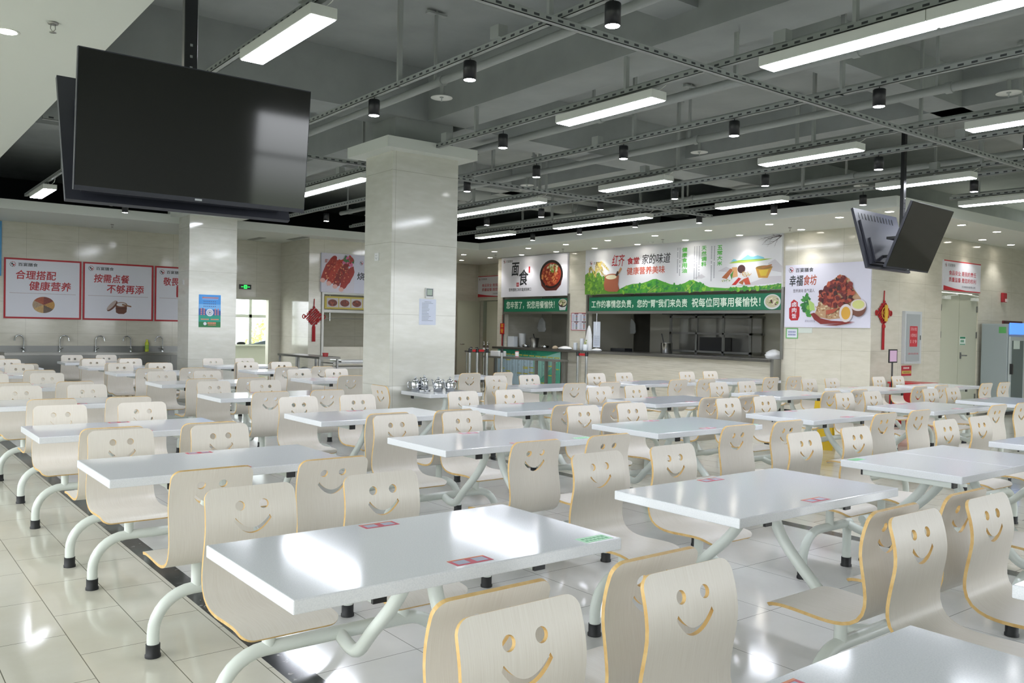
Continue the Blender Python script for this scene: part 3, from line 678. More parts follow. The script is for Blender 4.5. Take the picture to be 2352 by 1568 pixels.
def mount(t, z_top, z_bot, ya, yb, zc):
    mb = MB(); mb.box(-0.035, -0.022, z_bot, 0.035, 0.022, z_top); mb.build('pole', M_black, t, bevel=0.004)
    mb = MB(); mb.box(-0.09, -0.09, z_top - 0.015, 0.09, 0.09, z_top); mb.build('ceiling_plate', M_black, t)
    for y in (ya, yb):
        mb = MB(); mb.box(-0.2, min(0, y), zc - 0.2, -0.17, max(0, y), zc - 0.17); mb.box(0.17, min(0, y), zc - 0.2, 0.2, max(0, y), zc - 0.17)
        mb.box(-0.22, min(0, y) * 0.6, zc + 0.02, 0.22, max(0, y) * 0.6, zc + 0.05); mb.build('bracket', M_black, t)
    mb = MB()
    for k in range(5): mb.box(-0.007, -0.027, z_bot + 0.5 + 0.06 * k, 0.007, -0.022, z_bot + 0.514 + 0.06 * k)
    mb.build('bolt_heads', M_chrome, t)
t = thing('hanging_screen_pair', 'large black screens back to back on a black pole at photo top left', 'screen', (1.45, 4.72, 0))
screen(t, -0.59, 0.59, -0.24, -0.17, 2.765, 2.095, -1); screen(t, -0.59, 0.59, 0.31, 0.05, 2.73, 2.06, 1)
mount(t, SLAB - 0.0, 2.2, -0.15, 0.1, 2.4)
t = thing('hanging_screen_pair', 'pair of smaller tilted screens hanging in a V before the beige wall at right', 'screen', (10.2, 5.35, 0), radians(4))
screen(t, -0.58, 0.60, -0.37, -0.07, 3.02, 2.27, -1); screen(t, -0.58, 0.60, 0.37, 0.17, 3.00, 2.27, 1)
mount(t, SLAB, 2.4, -0.05, 0.15, 2.62)

# ================================================================== SIGNS
RED, WHT, INK = flat('b0202a'), flat('e3e4ee'), flat('22262c')
RZ = radians(-90)
def board(name, label, cat, loc, rotz, w, h, m, t=0.03, group=None, frame=None, fw=0.03):
    r = thing(name, label, cat, loc, rotz, group)
    mb = MB(); mb.box(0, -t, 0, w, -0.001, h); mb.build('panel', m, r)
    if frame:
        mb = MB(); mb.box(0, -t - 0.004, 0, w, -t, fw); mb.box(0, -t - 0.004, h - fw, w, -t, h); mb.box(0, -t - 0.004, fw, fw, -t, h - fw); mb.box(w - fw, -t - 0.004, fw, w, -t, h - fw); mb.build('border', frame, r)
    return r
def logo(r, cx, cz, rad, y, name='emblem'):
    mb = MB()
    for k in range(9):
        a0, a1 = 2 * pi * k / 9 + 0.1, 2 * pi * (k + 1) / 9 - 0.08
        pts = [(cx + rad * cos(a0 + (a1 - a0) * i / 5), cz + rad * sin(a0 + (a1 - a0) * i / 5)) for i in range(6)] + [(cx + rad * 0.82 * cos(a1 - (a1 - a0) * i / 5), cz + rad * 0.82 * sin(a1 - (a1 - a0) * i / 5)) for i in range(6)]
        mb.xz(pts, y, 0 if k in (0, 1, 2, 7, 8) else 1)
    mb.ell(cx - rad * 0.25, cz + rad * 0.15, rad * 0.3, rad * 0.38, y, 1, 8); mb.ell(cx + rad * 0.3, cz - rad * 0.2, rad * 0.32, rad * 0.3, y, 0, 8); mb.ell(cx + rad * 0.1, cz - rad * 0.5, rad * 0.2, rad * 0.2, y, 1, 8)
    mb.build(name, [RED, INK], r)
def clumps(mb, rnd, cx, cz, rx, rz, n, s0, s1, mats, y, poly=None):
    k = 0
    while k < n:
        a = rnd.uniform(0, 2 * pi); q = sqrt(rnd.random()); x = cx + rx * q * cos(a); z = cz + rz * q * sin(a)
        if poly and not poly(x, z): k += 0.2; continue
        s = rnd.uniform(s0, s1); mb.ell(x, z, s, s * rnd.uniform(0.4, 0.9), y - 0.00006 * k, rnd.choice(mats), 8, rnd.uniform(0, pi), 0.25, rnd); k += 1
def bars(mb, rnd, x0, x1, z, h, y, mi=0, fill=0.75, step=None):
    step = step or h * 1.05; x = x0
    while x < x1 - step * 0.5:
        mb.rect(x, z, x + step * fill, z + h, y, mi); x += step
rnd = random.Random(3)
# --- red framed signs over the sinks
def sink_sign(x0, label, l1, l2, pic):
    w, h = 1.32, 1.14; r = board('slogan_board', label, 'sign', (x0, YL, 1.48), 0, w, h, WHT, 0.03, 'red framed boards over the sinks', RED, 0.032)
    y = -0.0315
    logo(r, 0.145, h - 0.12, 0.05, y); text('lettering', r, '百宴膳食', 0.235, h - 0.15, 0.56, h - 0.085, INK, y, 0.02)
    text('slogan', r, l1[0], l1[1] * w, 0.655 * h, l1[2] * w, 0.80 * h, RED, y, 0.03, 0.08)
    if l2: text('slogan', r, l2[0], l2[1] * w, 0.475 * h, l2[2] * w, 0.625 * h, RED, y, 0.03, 0.08)
    mb = MB()
    for k in range(48): mb.rect(0.1 + k * 0.0235, 0.42 * h, 0.1 + k * 0.0235 + 0.013, 0.427 * h, y)
    mb.build('dotted_line', flat('8a5a60'), r)
    mb = MB()
    if pic == 'wheel':
        cx, cz, rx, rz = 0.505 * w, 0.235 * h, 0.19, 0.155
        for k in range(6):
            a0, a1 = 2 * pi * k / 6 + 0.5, 2 * pi * (k + 1) / 6 + 0.5
            mb.xz([(cx, cz)] + [(cx + rx * cos(a0 + (a1 - a0) * i / 8), cz + rz * sin(a0 + (a1 - a0) * i / 8)) for i in range(9)], y, k)
            for j in range(26):
                a = rnd.uniform(a0 + 0.05, a1 - 0.05); q = sqrt(rnd.uniform(0.05, 0.92)); mb.ell(cx + rx * q * cos(a), cz + rz * q * sin(a), 0.008, 0.006, y - 0.0004, 6 + k, 6)
        mb.build('grain_wheel_picture', [flat(c) for c in ('7d3a34', 'a5583f', 'b09a80', 'c8a672', '6b5a4e', 'b98b4c', '8e4a40', 'b96a4c', '9c8870', 'b8945e', '7c6a5c', 'cc9f5c')], r)
    elif pic == 'steamer':
        cx, cz = 0.53 * w, 0.22 * h
        mb.xz([(cx - 0.1, cz + 0.07), (cx - 0.09, cz - 0.09), (cx - 0.04, cz - 0.12), (cx + 0.06, cz - 0.12), (cx + 0.11, cz - 0.08), (cx + 0.12, cz + 0.07)], y, 0)
        mb.rect(cx - 0.097, cz - 0.02, cx + 0.117, cz - 0.005, y - 0.0003, 2); mb.ell(cx + 0.01, cz + 0.07, 0.112, 0.048, y - 0.0003, 1); mb.ell(cx + 0.01, cz + 0.068, 0.09, 0.036, y - 0.0006, 3)
        mb.ell(cx - 0.16, cz + 0.035, 0.135, 0.05, y - 0.0009, 0, 24, 0.85); mb.ell(cx - 0.172, cz + 0.05, 0.13, 0.036, y - 0.0012, 4, 24, 0.85)
        mb.xz([(cx + 0.02, cz + 0.055), (cx + 0.2, cz + 0.02), (cx + 0.2, cz + 0.045), (cx + 0.03, cz + 0.085)], y - 0.0015, 1)
        mb.build('steamer_picture', [flat(c) for c in ('6d4335', '8f6448', '4e2f27', 'dcdce0', 'b9a8a4')], r)
    return r
sink_sign(2.33, 'red framed board with a round grain wheel picture, leftmost over the sinks', ('合理搭配', 0.15, 0.66), ('健康营养', 0.32, 0.86), 'wheel')
sink_sign(3.68, 'red framed board with an open bamboo steamer picture over the sinks', ('按需点餐', 0.15, 0.645), ('不够再添', 0.33, 0.86), 'steamer')
sink_sign(5.03, 'red framed board half hidden behind the rear pillar', ('敬畏', 0.13, 0.36), ('一', 0.33, 0.45), None)
o = board('blue_board', 'blue wall board cut off at the left photo edge above the sinks', 'sign', (1.0, YL, 2.27), 0, 1.29, 1.02, flat('4f97c8'))
# --- exit sign
t = board('exit_sign', 'dark exit sign with glowing green running figure above the bright doorway', 'exit sign', (6.81, YL, 2.22), 0, 0.26, 0.105, M_black, 0.03)
M_exit = mat('exit_green', '2ee85a', 0.5, emit=1.6)
mb = MB(); mb.rect(0.095, 0.012, 0.165, 0.094, -0.031, 0)
mb.ell(0.132, 0.075, 0.008, 0.009, -0.0315, 1, 10); mb.xz([(0.118, 0.062), (0.14, 0.066), (0.146, 0.045), (0.155, 0.03), (0.149, 0.025), (0.137, 0.04), (0.12, 0.02), (0.112, 0.024), (0.128, 0.045), (0.124, 0.056), (0.112, 0.05)], -0.0315, 1)
mb.xz([(0.03, 0.052), (0.05, 0.066), (0.05, 0.058), (0.085, 0.058), (0.085, 0.046), (0.05, 0.046), (0.05, 0.038)], -0.031, 0); mb.xz([(0.23, 0.052), (0.21, 0.066), (0.21, 0.058), (0.175, 0.058), (0.175, 0.046), (0.21, 0.046), (0.21, 0.038)], -0.031, 0)
mb.build('running_figure_symbol', [M_exit, M_black], t)
# --- noodle stall sign
t = board('stall_sign', 'white noodle stall sign with brush characters and a red noodle bowl', 'sign', (XW, 17.74, 2.275), RZ, 2.58, 1.015, WHT, 0.05)
y = -0.0515
logo(t, 0.12, 0.92, 0.05, y); text('lettering', t, '百宴膳食', 0.2, 0.885, 0.47, 0.95, INK, y, 0.01)
text('brush_character', t, '面', 0.44, 0.54, 0.74, 0.87, INK, y, 0.035, 0.1); text('brush_character', t, '食', 0.75, 0.29, 1.11, 0.68, INK, y, 0.035, 0.1)
text('subtitle', t, '营养健康|口味丰富|顺滑爽口', 0.33, 0.13, 1.23, 0.225, INK, y, 0.01)
mb = MB(); mb.rect(0.64, 0.26, 0.74, 0.36, y, 0); mb.rect(1.12, 0.59, 1.18, 0.75, y, 0); mb.build('red_seal', [RED], t)
text('seal_characters', t, '百宴', 0.655, 0.28, 0.725, 0.34, WHT, y - 0.0008)
mb = MB(); cx, cz = 1.99, 0.51; mb.ell(cx, cz, 0.43, 0.36, y, 0, 36); mb.xz([(cx - 0.43, cz), (cx - 0.36, cz - 0.25), (cx - 0.2, cz - 0.38), (cx + 0.2, cz - 0.38), (cx + 0.36, cz - 0.25), (cx + 0.43, cz)], y - 0.0002, 1); mb.ell(cx, cz + 0.01, 0.41, 0.335, y - 0.0004, 0, 36); mb.ell(cx, cz + 0.01, 0.36, 0.285, y - 0.0006, 2, 36)
clumps(mb, rnd, cx, cz - 0.01, 0.33, 0.25, 190, 0.02, 0.055, (2, 3, 4, 5), y - 0.001); clumps(mb, rnd, cx + 0.08, cz + 0.15, 0.2, 0.1, 60, 0.015, 0.035, (6, 7, 8), y - 0.014)
mb.build('noodle_bowl_picture', [flat(c) for c in ('1f1a1b', '5c2622', 'a8402c', 'c2633f', 'd98a55', '8e2f22', '7ea53a', 'e6dcc0', 'c9d08a')], t)
# --- green banners
GRN, CRM = flat('0f6a4c'), flat('d8e8d8')
def bowl_pic(t, cx, cz, rx, rz, y, deep):
    mb = MB(); mb.ell(cx, cz, rx, rz, y, 0, 30)
    if deep: mb.xz([(cx - rx, cz), (cx - rx * 0.72, cz - rz * 1.7), (cx + rx * 0.62, cz - rz * 1.7), (cx + rx, cz)], y, 0)
    mb.ell(cx, cz + rz * 0.05, rx * 0.86, rz * 0.82, y - 0.0004, 1, 30); clumps(mb, rnd, cx, cz, rx * 0.65, rz * 0.6, 50, rx * 0.08, rx * 0.22, (1, 2, 3, 4), y - 0.001)
    mb.build('bowl_picture', [flat(c) for c in ('c8cdd0', 'b5b094', '6d8a3a', '4a2c26', 'd8d2b8')], t)
t = board('green_banner', 'shorter green banner with pale characters under the noodle stall sign', 'banner', (XW, 17.63, 1.90), RZ, 2.46, 0.315, GRN, 0.03, 'green banners over the hatches')
text('lettering', t, '您辛苦了，祝您用餐愉快！', 0.1, 0.075, 2.0, 0.26, CRM, -0.0315, 0.03); bowl_pic(t, 2.3, 0.2, 0.155, 0.1, -0.0315, True)
t = board('green_banner', 'long green banner with pale characters under the rice field banner', 'banner', (XW, 14.41, 1.905), RZ, 5.11, 0.31, GRN, 0.03, 'green banners over the hatches')
text('lettering', t, '工作的事情您负责，您的“胃”我们来负责', 0.08, 0.065, 2.9, 0.235, CRM, -0.0315, 0.03); text('lettering', t, '祝每位同事用餐愉快！', 3.02, 0.065, 4.66, 0.245, CRM, -0.0315, 0.03); bowl_pic(t, 4.92, 0.15, 0.18, 0.14, -0.0315, False)
# --- long rice field banner
t = board('stall_sign', 'long white canteen banner with rice ears, green hills and bare branches', 'sign', (XW, 14.54, 2.285), RZ, 5.25, 1.02, flat('dcdee4'), 0.05)
y = -0.0515
logo(t, 0.19, 0.71, 0.045, y, 'emblem'); text('lettering', t, '百宴膳食', 0.27, 0.675, 0.55, 0.735, INK, y - 0.0002, 0.01)
text('title', t, '红齐', 0.86, 0.6, 1.26, 0.86, RED, y, 0.02, 0.25); text('title', t, '食堂', 1.34, 0.63, 1.69, 0.775, RED, y, 0.05); text('title', t, '家的味道', 1.77, 0.61, 2.58, 0.82, INK, y, 0.015, 0.15)
text('subtitle', t, '健康营养美味', 1.33, 0.4, 2.43, 0.56, flat('bb5640'), y, 0.03)
LG = flat('57b04c')
for s_, x0, x1, z0, z1 in (('健康食用油', 2.89, 3.02, 0.37, 0.9), ('天然调料', 3.39, 3.51, 0.48, 0.9), ('五常大米', 3.78, 3.9, 0.48, 0.89)):
    n = len(s_); st = (z1 - z0) / n
    for i, ch in enumerate(s_): text('green_character', t, ch, x0, z1 - (i + 1) * st + st * 0.12, x1, z1 - i * st - st * 0.06, LG, y, 0.06)
mb = MB()
for xc, z0, z1 in ((2.83, 0.33, 0.9), (2.77, 0.38, 0.9), (3.33, 0.3, 0.9), (3.27, 0.24, 0.9), (3.21, 0.26, 0.9), (3.71, 0.26, 0.88), (3.64, 0.19, 0.88)):
    z = z1
    while z > z0:
        if rnd.random() > 0.1: mb.rect(xc - 0.012, z - 0.02, xc + 0.012, z, y); mb.rect(xc - 0.006, z - 0.014, xc + 0.006, z - 0.007, y - 0.0002, 1)
        z -= 0.029
mb.build('small_vertical_print', [flat('7c8290'), flat('c6c9d0')], t)
mb = MB()
hl = [(0.0, 0.0), (0.0, 0.05), (1.1, 0.09), (1.3, 0.16), (1.5, 0.2), (1.78, 0.205), (1.95, 0.24), (2.1, 0.285), (2.2, 0.285), (2.4, 0.22), (2.6, 0.16), (2.82, 0.14), (2.98, 0.18), (3.1, 0.23), (3.2, 0.225), (3.35, 0.17), (3.6, 0.075), (4.0, 0.045), (4.6, 0.055), (5.0, 0.075), (5.25, 0.1), (5.25, 0.0)]
mb.xz(hl, y, 0)
def under(x, z):
    for i in range(1, len(hl) - 2):
        if hl[i][0] <= x <= hl[i + 1][0]:
            k = (x - hl[i][0]) / max(hl[i + 1][0] - hl[i][0], 1e-6); return 0.012 < z < hl[i][1] + (hl[i + 1][1] - hl[i][1]) * k - 0.02
    return False
for cx in (1.4, 2.1, 2.8, 3.3, 4.3, 4.9): clumps(mb, rnd, cx, 0.08, 0.45, 0.16, 60, 0.015, 0.06, (0, 1, 2, 3), y - 0.0005, under)
for x0, x1, z1 in ((1.95, 2.2, 0.15), (2.0, 2.3, 0.13), (3.0, 3.25, 0.2), (4.0, 4.1, 0.045), (5.0, 5.2, 0.085)): mb.xz([(x0, 0.01), (x0 + 0.02, 0.01), (x1, z1), (x1 - 0.01, z1)], y - 0.006, 4)
mb.build('green_hills_picture', [flat(c) for c in ('4f9a35', '3d8a3a', '7fb53c', '2f7a40', 'b7b06a')], t)
mb = MB()
mb.xz([(0, 0), (0, 0.45), (0.1, 0.5), (0.25, 0.46), (0.45, 0.4), (0.7, 0.25), (0.75, 0.1), (1.1, 0.0)], y - 0.001, 0)
clumps(mb, rnd, 0.35, 0.25, 0.33, 0.25, 120, 0.02, 0.06, (0, 1, 2), y - 0.0012)
for i in range(9):
    x0 = rnd.uniform(0.05, 0.5); p0 = Vector((x0, 0, rnd.uniform(0.05, 0.3))); p1 = Vector((x0 + rnd.uniform(0.05, 0.3), 0, rnd.uniform(0.55, 0.72))); p2 = Vector((p1.x + rnd.uniform(0.05, 0.25), 0, p1.z - rnd.uniform(0.05, 0.25)))
    c_ = smooth_path([p0, p0.lerp(p1, 0.6), p1, p2], 7)
    for q in c_[8:]:
        for s_ in (-1, 1): mb.ell(q.x + rnd.uniform(-0.012, 0.012), q.z + s_ * 0.012, 0.02, 0.009, y - 0.009 - i * 0.0003, rnd.choice((3, 4, 5)), 7, rnd.uniform(-0.9, 0.9))
mb.build('rice_ears_picture', [flat(c) for c in ('5f8f34', '7ea83c', '4a7a38', 'c8b464', 'd8c878', 'a8904a')], t)
mb = MB(); mb.xz([(0.66, 0.38), (0.63, 0.2), (0.66, 0.09), (0.78, 0.05), (1.05, 0.04), (1.12, 0.09), (1.08, 0.2), (1.1, 0.38)], y - 0.013, 0); mb.ell(0.88, 0.38, 0.22, 0.065, y - 0.0134, 1, 24); mb.ell(0.86, 0.37, 0.17, 0.05, y - 0.0138, 2, 24)
mb.xz([(0.99, 0.4), (1.05, 0.38), (1.1, 0.47), (1.05, 0.5)], y - 0.0142, 3); mb.xz([(1.06, 0.46), (1.1, 0.43), (1.19, 0.54), (1.15, 0.58)], y - 0.0142, 4)
mb.build('rice_sack_picture', [flat(c) for c in ('9a5a42', 'a8674c', 'd9d3b4', '3a2a22', 'c8946a')], t)
mb = MB(); mb.xz([(4.06, 0.52), (4.2, 0.56), (4.4, 0.575), (4.8, 0.57), (5.05, 0.565), (4.8, 0.535), (4.4, 0.52)], y, 0)
mb.xz([(4.1, 0.545), (4.17, 0.6), (4.22, 0.59), (4.27, 0.56)], y - 0.0003, 1); mb.xz([(4.33, 0.57), (4.42, 0.62), (4.5, 0.665), (4.56, 0.63), (4.62, 0.62), (4.72, 0.64), (4.85, 0.6), (4.88, 0.572)], y - 0.0003, 1); mb.xz([(4.08, 0.535), (4.4, 0.545), (4.95, 0.56), (4.8, 0.548), (4.4, 0.53)], y - 0.0006, 2)
mb.build('lake_picture', [flat(c) for c in ('8fb23c', '7fc4dc', 'c3d86a')], t)
mb = MB()
for pts in ([(3.8, 0.38), (4.0, 0.46), (4.15, 0.4), (4.1, 0.35)], [(3.2, 0.26), (3.4, 0.34), (3.5, 0.28), (3.4, 0.25)], [(4.2, 0.07), (4.6, 0.14), (4.95, 0.24), (5.25, 0.24), (5.25, 0.12), (4.8, 0.09)], [(4.95, 0.48), (5.1, 0.55), (5.25, 0.42), (5.25, 0.3), (5.05, 0.34)]): mb.xz(pts, y + 0.0002, 0)
mb.build('pale_mountains_picture', [flat('c6c4cc')], t)
mb = MB(); mb.xz([(3.9, 0.25), (4.1, 0.42), (4.18, 0.4), (4.02, 0.22)], y - 0.0004, 0); mb.ell(4.36, 0.4, 0.09, 0.08, y - 0.001, 1); mb.xz([(4.14, 0.44), (4.26, 0.44), (4.28, 0.26), (4.16, 0.24)], y - 0.0014, 2); mb.xz([(4.1, 0.3), (4.18, 0.38), (4.14, 0.2)], y - 0.0016, 3)
mb.xz([(4.14, 0.1), (4.24, 0.1), (4.36, 0.22), (4.3, 0.24)], y - 0.0018, 4); mb.xz([(4.3, 0.14), (4.44, 0.22), (4.4, 0.1)], y - 0.0018, 0); mb.xz([(4.4, 0.2), (4.52, 0.24), (4.58, 0.1), (4.46, 0.1)], y - 0.002, 5)
clumps(mb, rnd, 4.46, 0.3, 0.13, 0.05, 40, 0.008, 0.018, (6, 2), y - 0.0024); clumps(mb, rnd, 4.0, 0.19, 0.12, 0.03, 30, 0.006, 0.012, (3, 6), y - 0.0024)
mb.build('spices_picture', [flat(c) for c in ('a4603c', '4a2c2c', 'c89a6c', '4f8a3c', 'b82f2c', 'b8503c', 'd9cfa0')], t)
mb = MB(); mb.xz([(4.68, 0.41), (4.75, 0.22), (4.95, 0.21), (5.06, 0.42)], y - 0.0004, 0); mb.ell(4.87, 0.41, 0.18, 0.035, y - 0.0008, 1); mb.xz([(4.75, 0.36), (4.8, 0.25), (4.92, 0.25), (4.97, 0.37)], y - 0.001, 2); mb.xz([(4.8, 0.42), (5.03, 0.46), (5.05, 0.44), (4.85, 0.39)], y - 0.0014, 3)
mb.build('oil_bowl_picture', [flat(c) for c in ('b98a3c', '8a6a34', 'c9b03c', 'a06a3c')], t)
mb = MB(); R_ = random.Random(5)
def branch(x, z, a, ln, w, d):
    x2, z2 = x + ln * cos(a), z + ln * sin(a) * 0.7; nx, nz = -sin(a), cos(a)
    mb.xz([(x - nx * w, z - nz * w), (x2 - nx * w * 0.6, z2 - nz * w * 0.6), (x2 + nx * w * 0.6, z2 + nz * w * 0.6), (x + nx * w, z + nz * w)], y - 0.0004)
    if d > 0 and 4.0 < x2 < 5.22 and z2 < 1.0:
        branch(x2, z2, a + R_.uniform(-0.35, 0.3), ln * 0.86, w * 0.7, d - 1)
        if R_.random() < 0.75: branch(x2, z2, a + R_.choice((-1, 1)) * R_.uniform(0.4, 0.8), ln * 0.6, w * 0.5, d - 2)
branch(5.235, 0.97, pi + 0.1, 0.1, 0.014, 7); branch(5.22, 0.96, pi + 0.75, 0.1, 0.009, 6); branch(5.2, 0.985, pi - 0.02, 0.12, 0.007, 5)
mb.build('branch_picture', [flat('5a5058')], t)
# --- braised rice poster
t = board('food_poster', 'large white poster of braised pork rice with an egg, right of the counters', 'poster', (XW, 9.23, 1.59), RZ, 1.65, 1.12, flat('dcdced'), 0.02)
y = -0.0215
logo(t, 0.12, 1.03, 0.05, y); text('lettering', t, '百宴膳食', 0.21, 0.985, 0.57, 1.06, INK, y, 0.02); text('title', t, '幸福', 0.09, 0.74, 0.37, 0.93, INK, y, 0.03, 0.12); text('title', t, '食坊', 0.38, 0.75, 0.64, 0.93, flat('a8503a'), y, 0.03, 0.12)
text('subtitle', t, '营养美味 香气逼人', 0.17, 0.62, 0.6, 0.685, flat('6a6678'), y, 0.01)
mb = MB(); mb.xz([(0.1, 0.16), (0.14, 0.12), (0.28, 0.125), (0.31, 0.2), (0.31, 0.36), (0.27, 0.38), (0.27, 0.45), (0.19, 0.5), (0.13, 0.45), (0.13, 0.37), (0.095, 0.34)], y); mb.build('red_seal', [RED], t)
for i, ch in enumerate('卤肉饭'): text('seal_character', t, ch, 0.155, 0.37 - i * 0.105, 0.245, 0.455 - i * 0.105, WHT, y - 0.0008, 0.04)
mb = MB()
mb.xz([(0.6, 0.2), (0.72, 0.5), (0.86, 0.76), (1.08, 0.92), (1.26, 0.84), (1.35, 0.66), (1.48, 0.5), (1.5, 0.36), (1.3, 0.18), (0.9, 0.14)], y, 0)
clumps(mb, rnd, 1.05, 0.34, 0.42, 0.17, 170, 0.012, 0.03, (0, 5, 6), y - 0.0004)
clumps(mb, rnd, 1.02, 0.62, 0.33, 0.26, 220, 0.025, 0.06, (1, 2, 3, 4), y - 0.012, lambda x, z: z < 0.95 - abs(x - 1.08) * 0.9)
mb.xz([(0.55, 0.24), (0.62, 0.26), (0.75, 0.16), (0.95, 0.12), (1.4, 0.1), (1.2, 0.075), (0.75, 0.06), (0.62, 0.14)], y - 0.026, 2); mb.xz([(0.8, 0.04), (1.05, 0.035), (1.4, 0.09), (1.1, 0.07)], y - 0.0262, 2)
mb.xz([(0.85, 0.3), (1.1, 0.34), (1.0, 0.26), (0.85, 0.22)], y - 0.0264, 3)
mb.build('braised_rice_picture', [flat(c) for c in ('bd9a78', '5e1f22', '7d2a26', 'a8503a', '3c1a1c', 'd8c8a4', '9c7450')], t)
mb = MB(); mb.ell(1.45, 0.34, 0.14, 0.15, y - 0.027, 3, 26); mb.ell(1.45, 0.385, 0.14, 0.1, y - 0.0272, 0, 26); mb.ell(1.45, 0.395, 0.11, 0.075, y - 0.0275, 1, 26); mb.ell(1.225, 0.25, 0.125, 0.155, y - 0.028, 0, 26); mb.ell(1.225, 0.25, 0.085, 0.11, y - 0.0283, 2, 26)
mb.build('egg_picture', [flat(c) for c in ('d9cfd0', 'c9cc84', 'd0a03c', '6e4436')], t)
mb = MB(); clumps(mb, rnd, 0.43, 0.44, 0.07, 0.15, 40, 0.03, 0.05, (0, 1), y - 0.0004); clumps(mb, rnd, 0.5, 0.3, 0.05, 0.1, 26, 0.03, 0.045, (1, 2), y - 0.003); mb.xz([(0.48, 0.5), (0.6, 0.42), (0.62, 0.3), (0.52, 0.3)], y - 0.0046, 3); mb.build('broccoli_picture', [flat(c) for c in ('2c6a3c', '3f8a3c', '79b046', 'a8c878')], t)
text('signature', t, '美味从食坊来', 0.42, 0.09, 0.63, 0.135, flat('8a86a0'), y, 0.0, 0.2)
# small papers under the poster
t = board('paper_notice', 'small white notice with green border below the left corner of the rice poster', 'notice', (XW, 9.2, 1.385), RZ, 0.25, 0.19, flat('dfe4ee'), 0.004, None, flat('6fae6a'), 0.018)
mb = MB(); [bars(mb, rnd, 0.05, 0.21, 0.105 - 0.05 * k, 0.03, -0.0095) for k in range(2)]; mb.build('print_lines', flat('8a90b8'), t)
t = board('paper_notice', 'small pale landscape card right under the rice poster', 'notice', (XW, 8.95, 1.49), RZ, 0.28, 0.09, flat('d3dcd4'), 0.004)
# price menus on the pier
t = board('price_menu', 'red edged price sheet with four panels on the pier between the hatches', 'menu', (XW, 15.04, 1.455), RZ, 0.54, 0.41, flat('d9dbe6'), 0.008, None, flat('b04048'), 0.012)
mb = MB()
for cx in (0.02, 0.28):
    for z0 in (0.215, 0.02):
        mb.rect(cx + 0.09, z0 + 0.165, cx + 0.23, z0 + 0.18, -0.0125, 0)
        for k in range(5):
            mb.rect(cx + 0.02, z0 + 0.135 - k * 0.03, cx + 0.1, z0 + 0.148 - k * 0.03, -0.0125, 1); mb.rect(cx + 0.14, z0 + 0.13 - k * 0.03, cx + 0.2, z0 + 0.15 - k * 0.03, -0.0125, rnd.choice((2, 3, 4)))
mb.rect(0.012, 0.2, 0.528, 0.208, -0.0125, 0); mb.build('menu_entries', [flat(c) for c in ('5a2c30', '9aa0b0', '9a5a4a', '6a7a9a', '6f7f6a')], t)
# --- food safety signs
def safety(loc, rotz, label, w=1.5, h=0.56):
    t = board('safety_sign', label, 'sign', loc, rotz, w, h, WHT, 0.03, 'white food safety boards'); y = -0.0315
    mb = MB(); mb.rect(0, h - 0.02, w, h, y); mb.xz([(0, 0), (w, 0), (w, 0.02), (w * 0.6, 0.02), (w * 0.3, 0.045), (0, 0.09)], y); mb.build('red_edging', [flat('c22a38')], t)
    logo(t, 0.08, h - 0.09, 0.035, y); text('lettering', t, '百宴膳食', 0.16, h - 0.115, 0.44, h - 0.06, flat('6a6a74'), y)
    text('slogan', t, '食品安全 是我的责任', 0.2, 0.29, 1.3, 0.375, flat('c23a48'), y, 0.02); text('slogan', t, '质量监督 是您的权利', 0.2, 0.165, 1.3, 0.25, flat('c23a48'), y, 0.02); text('footer', t, '百宴膳食管理公司', 0.72, 0.07, 1.28, 0.11, flat('7a7a86'), y)
safety((15.92, YS, 2.33), 0, 'white food safety board with red slogans above the double door'); safety((XR, 20.2, 2.36), RZ, 'white food safety board over the open door left of the noodle stall', 1.5, 0.6)
# --- roast meat stall
t = board('stall_sign', 'white roast meat stall sign with glazed pork picture, partly behind the big pillar', 'sign', (8.02, YM, 2.175), 0, 2.9, 0.84, flat('cfd0e0'), 0.05)
y = -0.0515; mb = MB(); mb.rect(0, 0, 0.78, 0.84, y, 0)
for k in range(4):
    cx, cz = 0.17 + k * 0.145, 0.5 - k * 0.06
    mb.ell(cx, cz, 0.34 - 0.02 * abs(k - 1), 0.1, y - 0.001 * (k + 1), 1 + k % 3, 22, 1.05, 0.1, rnd)
    mb.ell(cx - 0.14, cz - 0.25, 0.06, 0.05, y - 0.001 * (k + 1) - 0.0003, 4, 12)
clumps(mb, rnd, 0.38, 0.42, 0.28, 0.28, 150, 0.008, 0.025, (1, 2, 3, 5), y - 0.006); clumps(mb, rnd, 0.62, 0.7, 0.13, 0.09, 30, 0.03, 0.06, (6, 7, 1), y - 0.016)
mb.build('glazed_pork_picture', [flat(c) for c in ('cfccd8', '98281f', 'b23a28', '7e1f1c', 'd8a8a0', 'd98a60', '3f7040', 'c86a90')], t)
text('lettering', t, '蜜汁叉烧', 0.06, 0.63, 0.36, 0.71, flat('b04a3a'), y - 0.02, 0.01, 0.2); logo(t, 0.95, 0.67, 0.045, y); text('title', t, '烧腊', 0.85, 0.3, 1.25, 0.46, INK, y, 0.03)
t = board('menu_strip', 'yellow framed strip of three meat dish photos under the roast stall sign', 'menu', (8.12, YM, 1.82), 0, 2.7, 0.27, flat('b9a84a'), 0.02)
for k in range(6):
    x0 = 0.05 + 0.29 * k; mb = MB(); mb.rect(x0, 0.035, x0 + 0.27, 0.235, -0.0215, 0); mb.ell(x0 + 0.135, 0.13, 0.11, 0.075, -0.022, 1); clumps(mb, rnd, x0 + 0.135, 0.13, 0.08, 0.05, 24, 0.012, 0.03, (1, 2, 3), -0.0225); mb.build('dish_photo', [flat(c) for c in ('b8b4b4', '6e3428', '8e4a34', '4c241e')], t)
